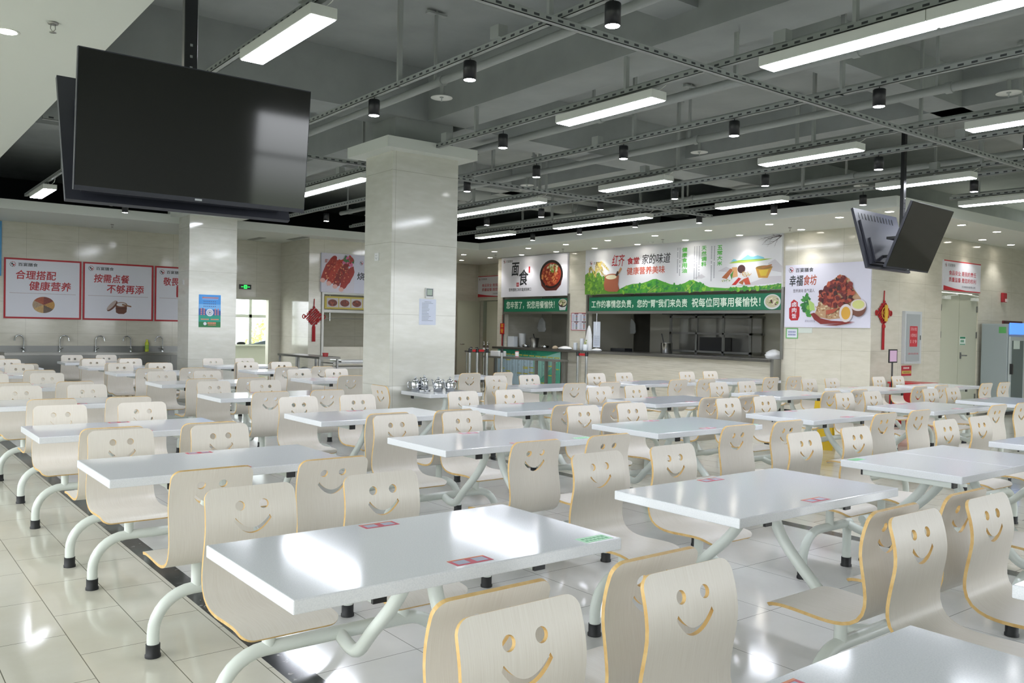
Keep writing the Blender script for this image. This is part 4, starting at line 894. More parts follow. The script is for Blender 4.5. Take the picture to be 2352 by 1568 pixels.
def hatch_frame(loc, rotz, w, z0, z1, label, top=0.05):
    t = thing('hatch_frame', label, 'frame', loc, rotz, 'steel hatch frames')
    mb = MB(); mb.box(-0.05, -0.035, z1 - 0.04, w + 0.05, -0.001, z1 + top - 0.04); mb.build('header_rail', M_steel, t)
    mb = MB(); mb.box(-0.05, -0.035, z0, -0.0, -0.001, z1 - 0.04); mb.build('jamb', M_steel, t); mb = MB(); mb.box(w, -0.035, z0, w + 0.05, -0.001, z1 - 0.04); mb.build('jamb', M_steel, t)
hatch_frame((XW, 17.64, 0), RZ, 2.48, 1.0, 2.31, 'steel frame round the noodle stall hatch'); hatch_frame((XW, 14.46, 0), RZ, 5.16, 1.0, 2.31, 'long steel frame round the wide counter hatch'); hatch_frame((8.10, YM, 0), 0, 2.9, 0.1, 2.17, 'steel frame round the roast stall hatch left of the big pillar')
for loc, rz, w, lab in (((XW, 17.64, 1.84), RZ, 2.48, 'steel strip below the short green banner'), ((XW, 14.46, 1.84), RZ, 5.16, 'steel strip below the long green banner'), ((8.10, YM, 1.74), 0, 2.9, 'steel strip below the dish photo strip')):
    t = thing('steel_strip', lab, 'strip', loc, rz, 'steel strips under the banners'); mb = MB(); mb.box(0, -0.03, 0, w, -0.001, 0.06); mb.build('strip', M_steel, t)
# hanging rail with hooks in the roast stall
t = thing('hook_rail', 'thin steel rail with two hooks inside the roast stall hatch', 'rail', (8.2, YM + 0.3, 1.62)); mb = MB(); mb.tube([(0, 0, 0), (2.4, 0, 0)], 0.008, 8); mb.build('rail', M_steel, t)
for x in (0.2, 1.5): mb = MB(); mb.tube([(x, 0, -0.06), (x, 0, 0.5)], 0.01, 8); mb.build('hook', M_chrome, t)
# --- posters on the pillars
t = board('blue_poster', 'blue and green food saving poster with a white disc on the rear pillar', 'poster', (5.07, 15.79, 1.385), 0, 0.40, 0.595, flat('4a98e0'), 0.004)
y = -0.0055; mb = MB(); mb.rect(0, 0, 0.4, 0.22, y, 0); mb.rect(0, 0.1, 0.4, 0.22, y - 0.0003, 1); mb.xz([(0, 0.22), (0, 0.34), (0.08, 0.35), (0.16, 0.31), (0.3, 0.33), (0.4, 0.3), (0.4, 0.22)], y - 0.0003, 2); mb.rect(0, 0.33, 0.4, 0.42, y + 0.0002, 3); mb.ell(0.2, 0.27, 0.068, 0.068, y - 0.0008, 4, 26); mb.ell(0.115, 0.065, 0.03, 0.03, y - 0.0008, 4, 18)
mb.ell(0.2, 0.27, 0.045, 0.045, y - 0.001, 7, 20); mb.ell(0.2, 0.27, 0.036, 0.036, y - 0.0012, 4, 20); mb.ell(0.2, 0.27, 0.02, 0.02, y - 0.0014, 7, 12)
bars(mb, rnd, 0.06, 0.35, 0.53, 0.022, y - 0.0008, 5, 0.8); mb.rect(0.06, 0.512, 0.35, 0.517, y - 0.0008, 4)
for k in range(3): bars(mb, rnd, 0.085, 0.33, 0.465 - k * 0.045, 0.015, y - 0.0008, 6, 0.55, 0.034)
for x in (0.035, 0.085, 0.29, 0.34):
    for k in range(4): mb.rect(x, 0.32 - k * 0.032, x + 0.024, 0.342 - k * 0.032, y - 0.0008, 5)
bars(mb, rnd, 0.04, 0.19, 0.135, 0.02, y - 0.0008, 5, 0.85); bars(mb, rnd, 0.22, 0.37, 0.135, 0.02, y - 0.0008, 5, 0.85); bars(mb, rnd, 0.16, 0.33, 0.062, 0.03, y - 0.0008, 5, 0.85); bars(mb, rnd, 0.17, 0.32, 0.035, 0.014, y - 0.0008, 5, 0.8)
mb.build('poster_print', [flat(c) for c in ('2f7a4a', '2c9a86', '3a62a8', '7ab8ec', 'dfe3ec', 'dc8a74', '4a5a9a', '8a90a0')], t)
t = board('paper_notice', 'white printed sheet of paper taped on the big pillar face', 'notice', (5.13, 8.30, 1.49), 0, 0.225, 0.295, flat('d8dff0'), 0.002)
mb = MB()
for k in range(14):
    x0, x1 = (0.07, 0.16) if k == 0 else (0.035, rnd.uniform(0.1, 0.19))
    mb.rect(x0, 0.26 - k * 0.0165, x1, 0.265 - k * 0.0165, -0.003)
mb.build('print_lines', flat('8f97a8'), t)
t = thing('thermostat', 'square wall thermostat with a dark rimmed green display on the big pillar', 'thermostat', (5.205, 8.30, 1.795)); mb = MB(); mb.box(0, -0.02, 0, 0.1, -0.0005, 0.115); mb.build('case', flat('dfe2e0'), t, bevel=0.003)
mb = MB(); mb.rect(0.008, 0.022, 0.094, 0.108, -0.0206, 0); mb.rect(0.016, 0.034, 0.084, 0.1, -0.021, 1); mb.build('display', [flat('2c3840', 0.2), flat('8fa392', 0.2)], t)
for (x, yc, z, lab) in ((4.76, 8.62, 2.25, 'white wall socket high on the left face of the big pillar'), (4.89, 16.1, 2.2, 'white wall socket high on the left face of the rear pillar')):
    t = thing('wall_socket', lab, 'socket', (x, yc, z), RZ); mb = MB(); mb.box(-0.045, -0.012, -0.045, 0.045, -0.0005, 0.045); mb.build('plate', flat('e4e6e6'), t, bevel=0.003)
    mb = MB()
    for a, b in ((-0.012, 0.015), (0.012, 0.015), (-0.015, -0.012), (0.015, -0.012), (0, -0.022)): mb.rect(a - 0.003, b - 0.006, a + 0.003, b + 0.006, -0.0126)
    mb.build('socket_slots', M_black, t)

# ================================================================== SINK RUN
M_dsteel = mat('dull_steel', '8c8d8b', 0.38, 0.85)
t = thing('sink_counter', 'long stainless steel wash counter along the rear left wall', 'sink', (2.28, 17.9, 0))
mb = MB(); mb.box(0, 0.02, 0.0, 3.9, 0.59, 0.80); mb.build('front_panel', M_dsteel, t)
mb = MB(); mb.box(0, 0, 0.80, 3.9, 0.06, 0.85); mb.box(0, 0.52, 0.80, 3.9, 0.59, 0.85); mb.box(0, 0.06, 0.80, 0.06, 0.52, 0.85); mb.box(3.84, 0.06, 0.80, 3.9, 0.52, 0.85); mb.box(0.06, 0.06, 0.80, 3.84, 0.52, 0.805); mb.build('basin_rim', M_steel, t, bevel=0.006)
mb = MB(); mb.box(0, 0.575, 0.85, 3.9, 0.595, 0.965); mb.build('splashback', M_dsteel, t)
mb = MB()
for i in range(1, 4): mb.box(i * 0.98 - 0.006, 0.012, 0.05, i * 0.98 + 0.006, 0.02, 0.78)
mb.build('panel_seams', M_steel, t)
def make_tap(d):
    r = bpy.data.objects.new('tap', None); COL.objects.link(r)
    mb = MB(); mb.lathe([(0.028, 0), (0.028, 0.02), (0.02, 0.03), (0.02, 0.08), (0.016, 0.09)], n=14); mb.build('tap_base', M_chrome, r)
    p = [(0, 0, 0.08), (0, 0, 0.24)] + [(d * (0.075 - 0.075 * cos(pi * k / 8)), -0.03 * k / 8, 0.24 + 0.075 * sin(pi * k / 8)) for k in range(1, 9)] + [(d * 0.155, -0.035, 0.21)]
    mb = MB(); mb.tube(p, 0.0125, 10); mb.build('spout', M_chrome, r)
    mb = MB(); mb.tube([(0.0, -0.015, 0.05), (0.05 * d, -0.05, 0.085)], 0.012, 8); mb.build('lever', M_chrome, r); return r
for i, (x, d, w) in enumerate(((2.66, -1, 'leftmost, below the grain wheel board'), (3.28, 1, 'second from the left, with a wide bend'), (3.92, 1, 'third, below the steamer board'), (4.57, -1, 'fourth, left of the green bottle'), (5.19, -1, 'right of the green bottle beside the rear pillar'))):
    o = make_tap(d); o.location = (x, 18.435, 0.85); tag(o, 'curved steel tap on the wash counter, ' + w, 'tap', 'taps on the wash counter')
t = thing('detergent_bottle', 'yellow green plastic bottle standing on the wash counter between two taps', 'bottle', (4.88, 18.43, 0.85)); mb = MB(); mb.lathe([(0.036, 0), (0.038, 0.02), (0.038, 0.17), (0.03, 0.2), (0.017, 0.21)], n=16); mb.build('bottle', flat('c3cf3a', 0.35), t)
mb = MB(); mb.lathe([(0.02, 0.21), (0.02, 0.245), (0.012, 0.25)], n=14); mb.build('cap', flat('d8dc50'), t); mb = MB(); mb.lathe([(0.0385, 0.05), (0.0385, 0.14)], n=16); mb.build('wrapper', flat('96b83a'), t)

# ================================================================== SERVING COUNTERS
t = thing('serving_counter', 'long serving counter with steel top and woodgrain tile front under both hatches', 'counter', (XW, 9.34, 0))
mb = MB(); mb.box(-0.30, 0, 0.945, -0.002, 8.42, 1.0); mb.box(0.15, 0.0, 0.945, 0.62, 5.1, 1.0); mb.box(0.15, 5.82, 0.945, 0.62, 8.3, 1.0); mb.build('worktop', mat('dark_steel_top', '6e6d69', 0.28, 0.8), t, bevel=0.004)
mb = MB(); mb.box(-0.2, 0.02, 0, -0.002, 5.12, 0.945); mb.build('front_panel', M_counter, t)
mb = MB(); mb.box(-0.2, 5.83, 0, -0.002, 8.3, 0.945); mb.build('front_panel', M_counter, t)
mb = MB(); mb.box(-0.23, -0.05, 0, -0.003, 0.02, 1.0); mb.box(-0.23, 5.8, 0, -0.003, 5.84, 0.945); mb.build('edge_strip', M_steel, t)
t = board('menu_board', 'big teal menu board leaning under the noodle stall counter', 'menu', (13.29, 17.6, 0.07), RZ, 2.46, 0.87, flat('8fc4b8'), 0.02)
y = -0.0215; mb = MB()
mb.xz([(0, 0.87), (2.46, 0.87), (2.36, 0.85), (2.0, 0.765), (1.5, 0.71), (1.0, 0.70), (0.5, 0.75), (0.2, 0.82)], y, 0); mb.rect(0, 0, 1.45, 0.68, y + 0.0002, 1); mb.xz([(1.45, 0), (2.46, 0), (2.46, 0.7)], y + 0.0003, 2)
mb.build('board_print', [flat('1f8a6c'), flat('b4cede'), flat('58b096')], t)
mb = MB()
for k in range(10): mb.rect(0.12 + k * 0.235, 0.745 - 0.004 * k, 0.31 + k * 0.235, 0.772 - 0.004 * k, y - 0.0006, 0); bars(mb, rnd, 0.14 + k * 0.235, 0.29 + k * 0.235, 0.752 - 0.004 * k, 0.012, y - 0.0009, 1, 0.6)
for c_ in range(10):
    x0 = 0.12 + c_ * 0.235
    for k in range(rnd.randint(14, 20)):
        z = 0.70 - 0.032 * k
        if rnd.random() < 0.06: mb.rect(x0 - 0.01, z - 0.004, x0 + 0.19, z + 0.02, y - 0.0006, 0)
        bars(mb, rnd, x0, x0 + rnd.uniform(0.05, 0.1), z, 0.014, y - 0.0009, 1, 0.7); bars(mb, rnd, x0 + 0.15, x0 + 0.18, z, 0.014, y - 0.0009, 1, 0.7)
mb.build('menu_entries', [flat('d0c638'), flat('5a7078')], t)
text('title', t, '价格表', 0.9, 0.775, 1.6, 0.835, flat('0d5a48'), y - 0.0009)
# kitchen furniture seen through the wide hatch
t = thing('pass_through_rack', 'steel pass-through cabinet with shelves at the back of the wide hatch', 'rack', (15.25, 11.0, 0))
for yy in (-0.08, 0.62, 1.35, 2.1): mb = MB(); mb.box(-0.45, yy, 0, -0.41, yy + 0.05, 1.85); mb.build('post', M_dsteel, t)
for z in (1.78, 1.42, 1.02): mb = MB(); mb.box(-0.45, -0.08, z, 0.03, 2.15, z + 0.045); mb.build('shelf', M_dsteel, t)
mb = MB(); mb.box(-0.1, -0.08, 1.0, -0.06, 2.15, 1.8); mb.build('back_sheet', M_steel, t)
mb = MB(); mb.box(-0.42, 0.68, 1.07, -0.12, 1.3, 1.36); mb.build('oven_cavity', M_black, t)
t = thing('kitchen_canopy', 'dark canopy edge over the steel rack in the wide hatch', 'canopy', (14.75, 12.0, 1.86)); mb = MB(); mb.box(-0.1, -1.15, 0, 0.4, 1.25, 0.06); mb.build('edge', M_dark, t)
def lathe_thing(name, label, cat, loc, prof, m, part='body', group=None):
    t = thing(name, label, cat, loc, 0, group); mb = MB(); mb.lathe(prof, n=20); mb.build(part, m, t); return t
CT = 1.0
t = lathe_thing('stock_pot', 'tall shiny steel pot with a ladle handle on the wide counter', 'pot', (13.9, 12.42, CT), [(0.0, 0.004), (0.12, 0.0), (0.125, 0.01), (0.125, 0.22), (0.13, 0.225), (0.122, 0.224), (0.12, 0.02), (0.0, 0.02)], M_chrome)
mb = MB(); mb.tube([(0.02, 0.05, 0.05), (-0.02, 0.13, 0.42)], 0.011, 8); mb.build('ladle_handle', M_black, t)
def sack(name, label, cat, loc, sx_, sy_, sz_, m, seed, group=None):
    r_ = random.Random(seed); t = thing(name, label, cat, loc, 0, group); mb = MB(); vs = []; fs = []; n, k_ = 16, 8
    for i in range(k_ + 1):
        a = i / k_; rr = sin(pi * (0.27 + 0.70 * a)) ** 0.7
        for j in range(n):
            q = 2 * pi * j / n; w = rr * (1 + r_.uniform(-0.14, 0.14)); vs.append((sx_ * w * cos(q), sy_ * w * sin(q), sz_ * a))
    for i in range(k_):
        for j in range(n): fs.append((i * n + j, i * n + (j + 1) % n, (i + 1) * n + (j + 1) % n, (i + 1) * n + j))
    mb.add(vs, fs, 0, True); mb.add(vs[:n], [tuple(reversed(range(n)))]); mb.add(vs[-n:], [tuple(range(n))]); mb.build('bag', m, t); return t
M_bag = mat('white_plastic_film', 'e6e8ea', 0.4)
sack('plastic_bag', 'full white plastic bag on the right end of the wide counter', 'bag', (13.75, 9.62, CT), 0.13, 0.17, 0.17, M_bag, 1)
sack('plastic_bag', 'crumpled white plastic bag on the counter before the pier', 'bag', (13.33, 15.05, CT), 0.1, 0.22, 0.08, M_bag, 2)
sack('plastic_bag', 'upright white plastic bag hung on the paper holder post by the price sheet', 'bag', (13.38, 14.3, CT), 0.05, 0.1, 0.57, M_bag, 3)
sack('paper_bun', 'small tan paper wrapped bundle on the noodle counter', 'bundle', (13.34, 15.42, CT), 0.06, 0.085, 0.08, flat('a89a84'), 4)
sack('cloth', 'folded white cloth on the counter right of the pier', 'cloth', (13.33, 13.98, CT), 0.09, 0.14, 0.06, M_bag, 5)
for i, (yy, h, lab) in enumerate(((14.72, 0.17, 'shorter stack of clear cups on the pier counter'), (14.5, 0.27, 'taller stack of pale cups on the pier counter'))):
    t = lathe_thing('cup_stack', lab, 'cups', (13.35, yy, CT), [(0.035, 0)] + [(0.045 + 0.004 * (k % 2), h * (k + 1) / 9) for k in range(9)], mat('frosted_plastic', 'd8dfe6', 0.3), 'cups', 'cup stacks on the pier counter')
t = lathe_thing('flower_cup', 'clear cup holding yellow and green sprigs on the pier counter', 'cup', (13.3, 14.33, CT + 0.0), [(0.05, 0), (0.06, 0.14), (0.057, 0.14), (0.047, 0.008)], mat('frosted_plastic', 'd8dfe6', 0.3), 'cup')
mb = MB()
for k in range(26): a = rnd.uniform(0, 2 * pi); q = rnd.uniform(0, 0.06); mb.lathe([(0.0, -0.014), (0.014, 0), (0.0, 0.014)], (q * cos(a), q * sin(a), rnd.uniform(0.1, 0.24)), 5, rnd.choice((0, 1)))
mb.build('sprigs', [flat('d8cc70'), flat('9ab070')], t)
t = thing('paper_holder', 'pale printed sheets hanging on a holder at the left jamb of the wide hatch', 'paper', (13.42, 14.2, CT))
mb = MB(); mb.box(0, -0.22, 0.08, 0.008, 0.0, 0.66); mb.build('sheets', flat('cdd5e2'), t); mb = MB(); mb.tube([(0.004, -0.1, 0.0), (0.004, -0.1, 0.85)], 0.006, 8); mb.build('holder_post', M_chrome, t)
mb = MB()
for k in range(13): mb.box(-0.001, -0.2, 0.12 + k * 0.018, 0.0, -0.03, 0.126 + k * 0.018)
mb.build('print_lines', flat('8c94a8'), t)
t = thing('serving_tray', 'black tray with small dishes on the wide counter', 'tray', (13.85, 13.75, CT)); mb = MB(); mb.box(-0.12, -0.25, 0, 0.12, 0.2, 0.02); mb.box(-0.12, -0.25, 0.02, -0.1, 0.2, 0.07); mb.box(0.1, -0.25, 0.02, 0.12, 0.2, 0.07); mb.build('tray', M_black, t)
t = lathe_thing('bowl_stack', 'tall stack of white bowls on the noodle counter', 'bowls', (13.95, 17.45, CT), [(0.07, 0.0)] + [(0.09 + 0.004 * (k % 2), 0.03 + 0.32 * k / 15) for k in range(16)] + [(0.0, 0.34)], flat('dfe2e2'), 'bowls')
t = lathe_thing('steel_bucket', 'small bright bucket with a black ladle in the noodle hatch', 'bucket', (13.95, 16.95, CT), [(0.1, 0.0), (0.125, 0.24), (0.12, 0.24), (0.095, 0.01)], M_steel)
mb = MB(); mb.tube([(0.0, 0.02, 0.12), (-0.02, -0.02, 0.24), (0.0, 0.04, 0.34)], 0.012, 8); mb.build('ladle_handle', M_black, t)
for i, (yy, w) in enumerate(((17.1, 'left'), (16.35, 'middle'))): lathe_thing('steel_dish', 'low round steel dish in the noodle hatch, %s one' % w, 'dish', (13.8, yy, CT), [(0.09, 0.0), (0.12, 0.06), (0.115, 0.06), (0.085, 0.006), (0.0, 0.006)], M_chrome, 'dish', 'steel dishes in the noodle hatch')
t = thing('plastic_crate', 'clear plastic box at the left end of the noodle counter', 'box', (13.72, 17.5, CT)); mb = MB(); mb.box(-0.14, -0.16, 0, 0.0, 0.1, 0.27); mb.build('box', mat('frosted_plastic', 'd8dfe6', 0.3), t, bevel=0.006)
for i, (x, yy, lab) in enumerate(((14.4, 17.2, 'limp plastic bag hung inside the noodle hatch'), (15.2, 14.75, 'limp plastic bag hung on the back wall of the wide hatch'))):
    t = sack('hanging_bag', lab, 'bag', (x, yy, 1.40), 0.03, 0.17, 0.36, mat('grey_plastic_film', 'b4b8b8', 0.4), 11 + i); mb = MB(); mb.tube([(0, 0, 0.33), (0, 0, 0.95)], 0.006, 6); mb.build('hook_cord', M_dsteel, t)
t = thing('kitchen_doorway_rack', 'dark shelf rack with bowls at the right of the noodle hatch', 'rack', (15.0, 15.7, 0)); 
for yy in (-0.3, 0.1, 0.5): mb = MB(); mb.box(-0.2, yy - 0.02, 0, -0.16, yy + 0.02, 1.75); mb.build('post', M_dsteel, t)
for z in (1.0, 1.32, 1.7): mb = MB(); mb.box(-0.2, -0.3, z, 0.2, 0.5, z + 0.03); mb.build('shelf', M_dsteel, t)
# queue barrier, rail table, condiment stand before the noodle stall
def stanchion(x, y, label):
    t = thing('barrier_post', label, 'barrier', (x, y, 0), 0, 'steel queue barrier posts')
    mb = MB(); mb.lathe([(0.085, 0.0), (0.085, 0.012), (0.05, 0.03), (0.026, 0.04)], n=20); mb.build('base', M_steel, t); mb = MB(); mb.lathe([(0.03, 0.03), (0.03, 0.9)], n=16); mb.build('post', M_chrome, t); mb = MB(); mb.lathe([(0.035, 0.9), (0.035, 0.985), (0.028, 0.995), (0, 0.995)], n=16); mb.build('belt_head', M_black, t); return t
S1 = [(11.77, 17.0 - 1.2, 'leftmost post of the queue barrier right of the big pillar'), (12.0, 15.9, 'second post of the queue barrier right of the big pillar'), (12.28, 16.0, 'third post of the queue barrier, right end of the red belt'), (12.62, 15.2, 'single post left of the condiment stand'), (12.62, 13.85, 'left post of the barrier before the pier'), (12.62, 13.52, 'right post of the barrier before the pier')]
posts = [stanchion(11.30, 16.05, 'leftmost post of the queue barrier right of the big pillar'), stanchion(11.46, 15.98, 'second post of the queue barrier right of the big pillar'), stanchion(11.68, 15.9, 'third post of the queue barrier, right end of the red belt'), stanchion(12.15, 15.95, 'lone barrier post left of the condiment stand'), stanchion(12.62, 13.83, 'left post of the pair before the counter pier'), stanchion(12.62, 13.55, 'right post of the pair before the counter pier')]
mb = MB(); mb.box(11.33, 15.985, 0.92, 11.66, 15.99, 0.97); o = mb.build('barrier_belt', flat('b01c24')); tag(o, 'red belt joining the posts right of the big pillar', 'belt', 'red barrier belts')
mb = MB(); mb.box(12.615, 13.59, 0.91, 12.625, 13.79, 0.96); o = mb.build('barrier_belt', flat('b01c24')); tag(o, 'red belt joining the post pair before the counter pier', 'belt', 'red barrier belts')
t = thing('rail_table', 'narrow steel table with square legs in front of the teal menu board', 'table', (12.75, 15.9, 0))
mb = MB(); mb.box(-0.2, -1.4, 0.74, 0.2, 1.4, 0.78); mb.build('top', M_dsteel, t)
for yy in (-1.3, -0.68, 1.3): mb = MB(); mb.box(-0.18, yy - 0.03, 0, -0.12, yy + 0.03, 0.74); mb.box(0.12, yy - 0.03, 0, 0.18, yy + 0.03, 0.74); mb.box(-0.12, yy - 0.02, 0.1, 0.12, yy + 0.02, 0.13); mb.build('leg', M_dsteel, t)
t = thing('condiment_stand', 'small steel stand carrying sauce bottles left of the teal menu board', 'stand', (12.85, 17.45 + 0.2, 0))
mb = MB(); mb.box(-0.2, -0.3, 0.84, 0.2, 0.55, 0.88); mb.build('top', M_dsteel, t)
for yy in (-0.26, 0.5):
    for xx in (-0.17, 0.17): mb = MB(); mb.tube([(xx, yy, 0), (xx, yy, 0.84)], 0.016, 10); mb.build('leg', M_chrome, t)
mb = MB(); mb.box(-0.18, -0.28, 0.25, 0.18, 0.52, 0.27); mb.build('shelf', M_dsteel, t)
for i, (yy, lab) in enumerate(((17.53, 'left dark sauce bottle with pump on the steel stand'), (17.38, 'right dark sauce bottle with pump on the steel stand'))):
    t = lathe_thing('sauce_bottle', lab, 'bottle', (12.78, yy, 0.88), [(0.03, 0), (0.032, 0.1), (0.026, 0.13), (0.012, 0.16)], flat('3a2a22', 0.2), 'bottle', 'sauce bottles on the steel stand')
    mb = MB(); mb.lathe([(0.012, 0.16), (0.014, 0.2), (0.006, 0.21), (0.006, 0.25)], n=10); mb.tube([(0, 0, 0.25), (-0.03, 0, 0.245)], 0.006, 6); mb.build('pump', M_chrome, t); mb = MB(); mb.lathe([(0.033, 0.03), (0.033, 0.09)], n=14); mb.build('wrapper', flat('d8d8d4'), t)
for i, (yy, lab) in enumerate(((18.1, 'left steel jar on the stand'), (17.85, 'right steel jar on the stand'))):
    t = lathe_thing('spice_jar', lab, 'jar', (12.78, yy, 0.88), [(0.035, 0), (0.035, 0.07)], M_chrome, 'jar', 'steel jars on the stand'); mb = MB(); mb.lathe([(0.037, 0.07), (0.037, 0.09), (0, 0.095)], n=14); mb.build('lid', M_black, t)
t = thing('white_box', 'white plastic box on the narrow steel table below the sauce stand', 'box', (12.72, 16.85, 0.78)); mb = MB(); mb.box(-0.12, -0.17, 0, 0.12, 0.17, 0.13); mb.build('box', M_bag, t, bevel=0.01)
t = lathe_thing('tissue_can', 'white can with red bands on the narrow steel table', 'can', (12.72, 16.1, 0.78), [(0.045, 0), (0.045, 0.15), (0, 0.15)], flat('e4e2e4'), 'can'); mb = MB(); mb.lathe([(0.046, 0.01), (0.046, 0.025)], n=18); mb.lathe([(0.046, 0.13), (0.046, 0.148)], n=18); mb.build('red_bands', flat('b83a44'), t)
# recess doors
M_door = mat('pale_green_grey_door', 'bfc2b0', 0.45)
mb = MB(); mb.box(13.70, 20.08, 0.02, 14.47, 20.125, 2.24); o = struct('door_1', mb, M_door)
mb = MB(); mb.tube([(13.78, 20.05, 1.0), (13.78, 20.03, 1.0), (13.9, 20.03, 1.0)], 0.011, 8); mb.build('door_handle', M_chrome, o)
mb = MB(); mb.box(14.51, 19.3, 0.02, 14.555, 19.80, 2.24); o = struct('door_2', mb, M_door)
mb = MB(); mb.tube([(14.5, 19.68, 1.02), (14.46, 19.68, 1.02), (14.46, 19.56, 1.02)], 0.011, 8); mb.lathe([(0.03, 0), (0.03, 0.006)], (14.505, 19.68, 1.1), 12); mb.build('door_handle', M_chrome, o)
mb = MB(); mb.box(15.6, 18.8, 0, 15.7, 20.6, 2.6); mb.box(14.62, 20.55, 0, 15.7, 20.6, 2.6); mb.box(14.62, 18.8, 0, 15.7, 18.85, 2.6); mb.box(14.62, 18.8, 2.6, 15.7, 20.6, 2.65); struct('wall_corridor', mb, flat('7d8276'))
t = thing('yellow_panel', 'amber panel standing inside the dark gap of the open door', 'panel', (15.3, 20.2, 0)); mb = MB(); mb.box(-0.02, -0.3, 0.005, 0.02, 0.2, 1.25); mb.build('panel', flat('b07a1c'), t)
mb = MB(); mb.box(13.0, 18.9, 0.001, 14.4, 19.9, 0.006); o = mb.build('door_mat', flat('8a2a2c', 0.9)); tag(o, 'dark red mat on the floor before the open recess door', 'mat')
t = board('roll_banner', 'white roll-up banner with a red ring beside the pillar edge in the recess', 'banner', (12.95, 20.07, 0.05), 0, 0.5, 2.0, WHT, 0.01); mb = MB(); mb.ell(0.3, 1.45, 0.2, 0.26, -0.0105, 0, 30); mb.ell(0.3, 1.45, 0.15, 0.21, -0.011, 1, 30); mb.ell(0.3, 1.45, 0.08, 0.12, -0.0115, 0, 16); mb.build('red_ring', [RED, WHT], t); text('lettering', t, '膳', 0.12, 0.75, 0.46, 1.0, INK, -0.011, 0.04); mb = MB(); mb.box(0, -0.12, -0.045, 0.5, 0.08, 0.0); mb.build('banner_base', M_dsteel, t)

# ================================================================== RIGHT WALL
mb = MB(); mb.box(15.92, YS + 0.02, 0.02, 16.665, YS + 0.07, 2.29); o = struct('door_3', mb, M_door)
def closer(x, o, d):
    mb = MB(); mb.box(x - 0.12, YS - 0.03, 2.17, x + 0.12, YS + 0.02, 2.23); mb.tube([(x, YS - 0.02, 2.23), (x + d * 0.15, YS - 0.14, 2.25), (x + d * 0.3, YS - 0.02, 2.28)], 0.009, 6); mb.build('door_closer', M_gyp, o)
closer(16.1, o, 1)
for z in (0.25, 1.45, 1.95): mb = MB(); mb.box(15.925, YS + 0.005, z, 15.955, YS + 0.02, z + 0.12); mb.build('hinge', M_dsteel, o)
mb = MB(); mb.box(16.68, YS + 0.02, 0.02, 17.42, YS + 0.07, 2.29); o = struct('door_4', mb, M_door); closer(17.25, o, -1)
for z in (0.25, 1.45, 1.95): mb = MB(); mb.box(17.385, YS + 0.005, z, 17.415, YS + 0.02, z + 0.12); mb.build('hinge', M_dsteel, o)
mb = MB(); mb.tube([(16.76, YS + 0.02, 1.12), (16.76, YS - 0.03, 1.12), (16.92, YS - 0.03, 1.12)], 0.012, 8); mb.box(16.735, YS + 0.008, 1.06, 16.785, YS + 0.02, 1.18); mb.build('door_handle', M_dsteel, o)
t = board('door_notice', 'small white and green notice on the right door leaf', 'notice', (16.72, YS + 0.02, 1.32), 0, 0.24, 0.16, flat('dfeae2'), 0.004); mb = MB(); mb.rect(0.01, 0.12, 0.23, 0.155, -0.0045); bars(mb, rnd, 0.04, 0.2, 0.05, 0.045, -0.0045); mb.rect(0.01, 0.005, 0.23, 0.02, -0.0045); mb.build('green_print', flat('2f8a66'), t)
t = thing('fire_cabinet', 'tall grey metal fire cabinet on the wall with red writing', 'cabinet', (14.51, YS, 0.985)); mb = MB(); mb.box(0, -0.06, 0, 0.585, -0.001, 0.92); mb.build('case', flat('c4c9cc', 0.4), t); mb = MB(); mb.box(0.045, -0.068, 0.045, 0.51, -0.06, 0.87); d_ = mb.build('cabinet_door', flat('a4abae', 0.35), t)
mb = MB(); mb.rect(0.15, 0.30, 0.42, 0.66, -0.0685); mb.build('red_label', flat('c03a44'), d_); mb = MB(); mb.box(0.515, -0.075, 0.42, 0.535, -0.06, 0.5); mb.build('latch', M_dsteel, d_)
for k, s_ in enumerate(('消火栓', '火警电话', '119')): text('lettering', d_, s_, 0.18, 0.58 - k * 0.11, 0.39, 0.64 - k * 0.11, flat('e0c0c4'), -0.0695)
text('lettering', d_, '请勿遮挡', 0.1, 0.16, 0.46, 0.195, flat('c0606a'), -0.0695)
t = board('fire_notice', 'small red and yellow notice under the grey fire cabinet', 'notice', (14.53, YS, 0.77), 0, 0.34, 0.18, flat('b83440'), 0.006); mb = MB(); mb.rect(0.01, 0.04, 0.33, 0.09, -0.0065, 0); bars(mb, rnd, 0.06, 0.28, 0.125, 0.028, -0.0065, 1); bars(mb, rnd, 0.06, 0.3, 0.055, 0.02, -0.007, 2); mb.build('notice_print', [flat('c8b45c'), flat('e8dcd8'), flat('8a6a3a')], t)
t = thing('fire_alarm', 'small red fire alarm box high on the wall right of the double door', 'alarm', (18.5, YS, 2.28)); mb = MB(); mb.box(-0.09, -0.05, -0.09, 0.09, -0.001, 0.1); mb.build('case', flat('a82430'), t, bevel=0.01); mb = MB(); mb.box(-0.0, -0.075, -0.08, 0.08, -0.05, -0.02); mb.build('strobe', flat('e0d8d8', 0.2), t)
t = thing('red_bin', 'dark red metal box bin standing before the wall right of the poster stand', 'bin', (13.9, 7.05, 0)); mb = MB(); mb.box(-0.29, -0.24, 0, 0.26, 0.24, 0.68); mb.build('body', flat('98141c', 0.3), t, bevel=0.008); mb = MB(); mb.box(-0.31, -0.28, 0.68, 0.30, 0.26, 0.71); mb.build('lid', flat('a51a22', 0.3), t, bevel=0.006); mb = MB(); mb.rect(0.0, 0.5, 0.2, 0.6, -0.2405); mb.build('white_sticker', flat('d8c8c8'), t)
t = thing('display_fridge', 'tall grey upright fridge with a glass door and glowing blue sign, right edge', 'fridge', (17.45, 7.03, 0))
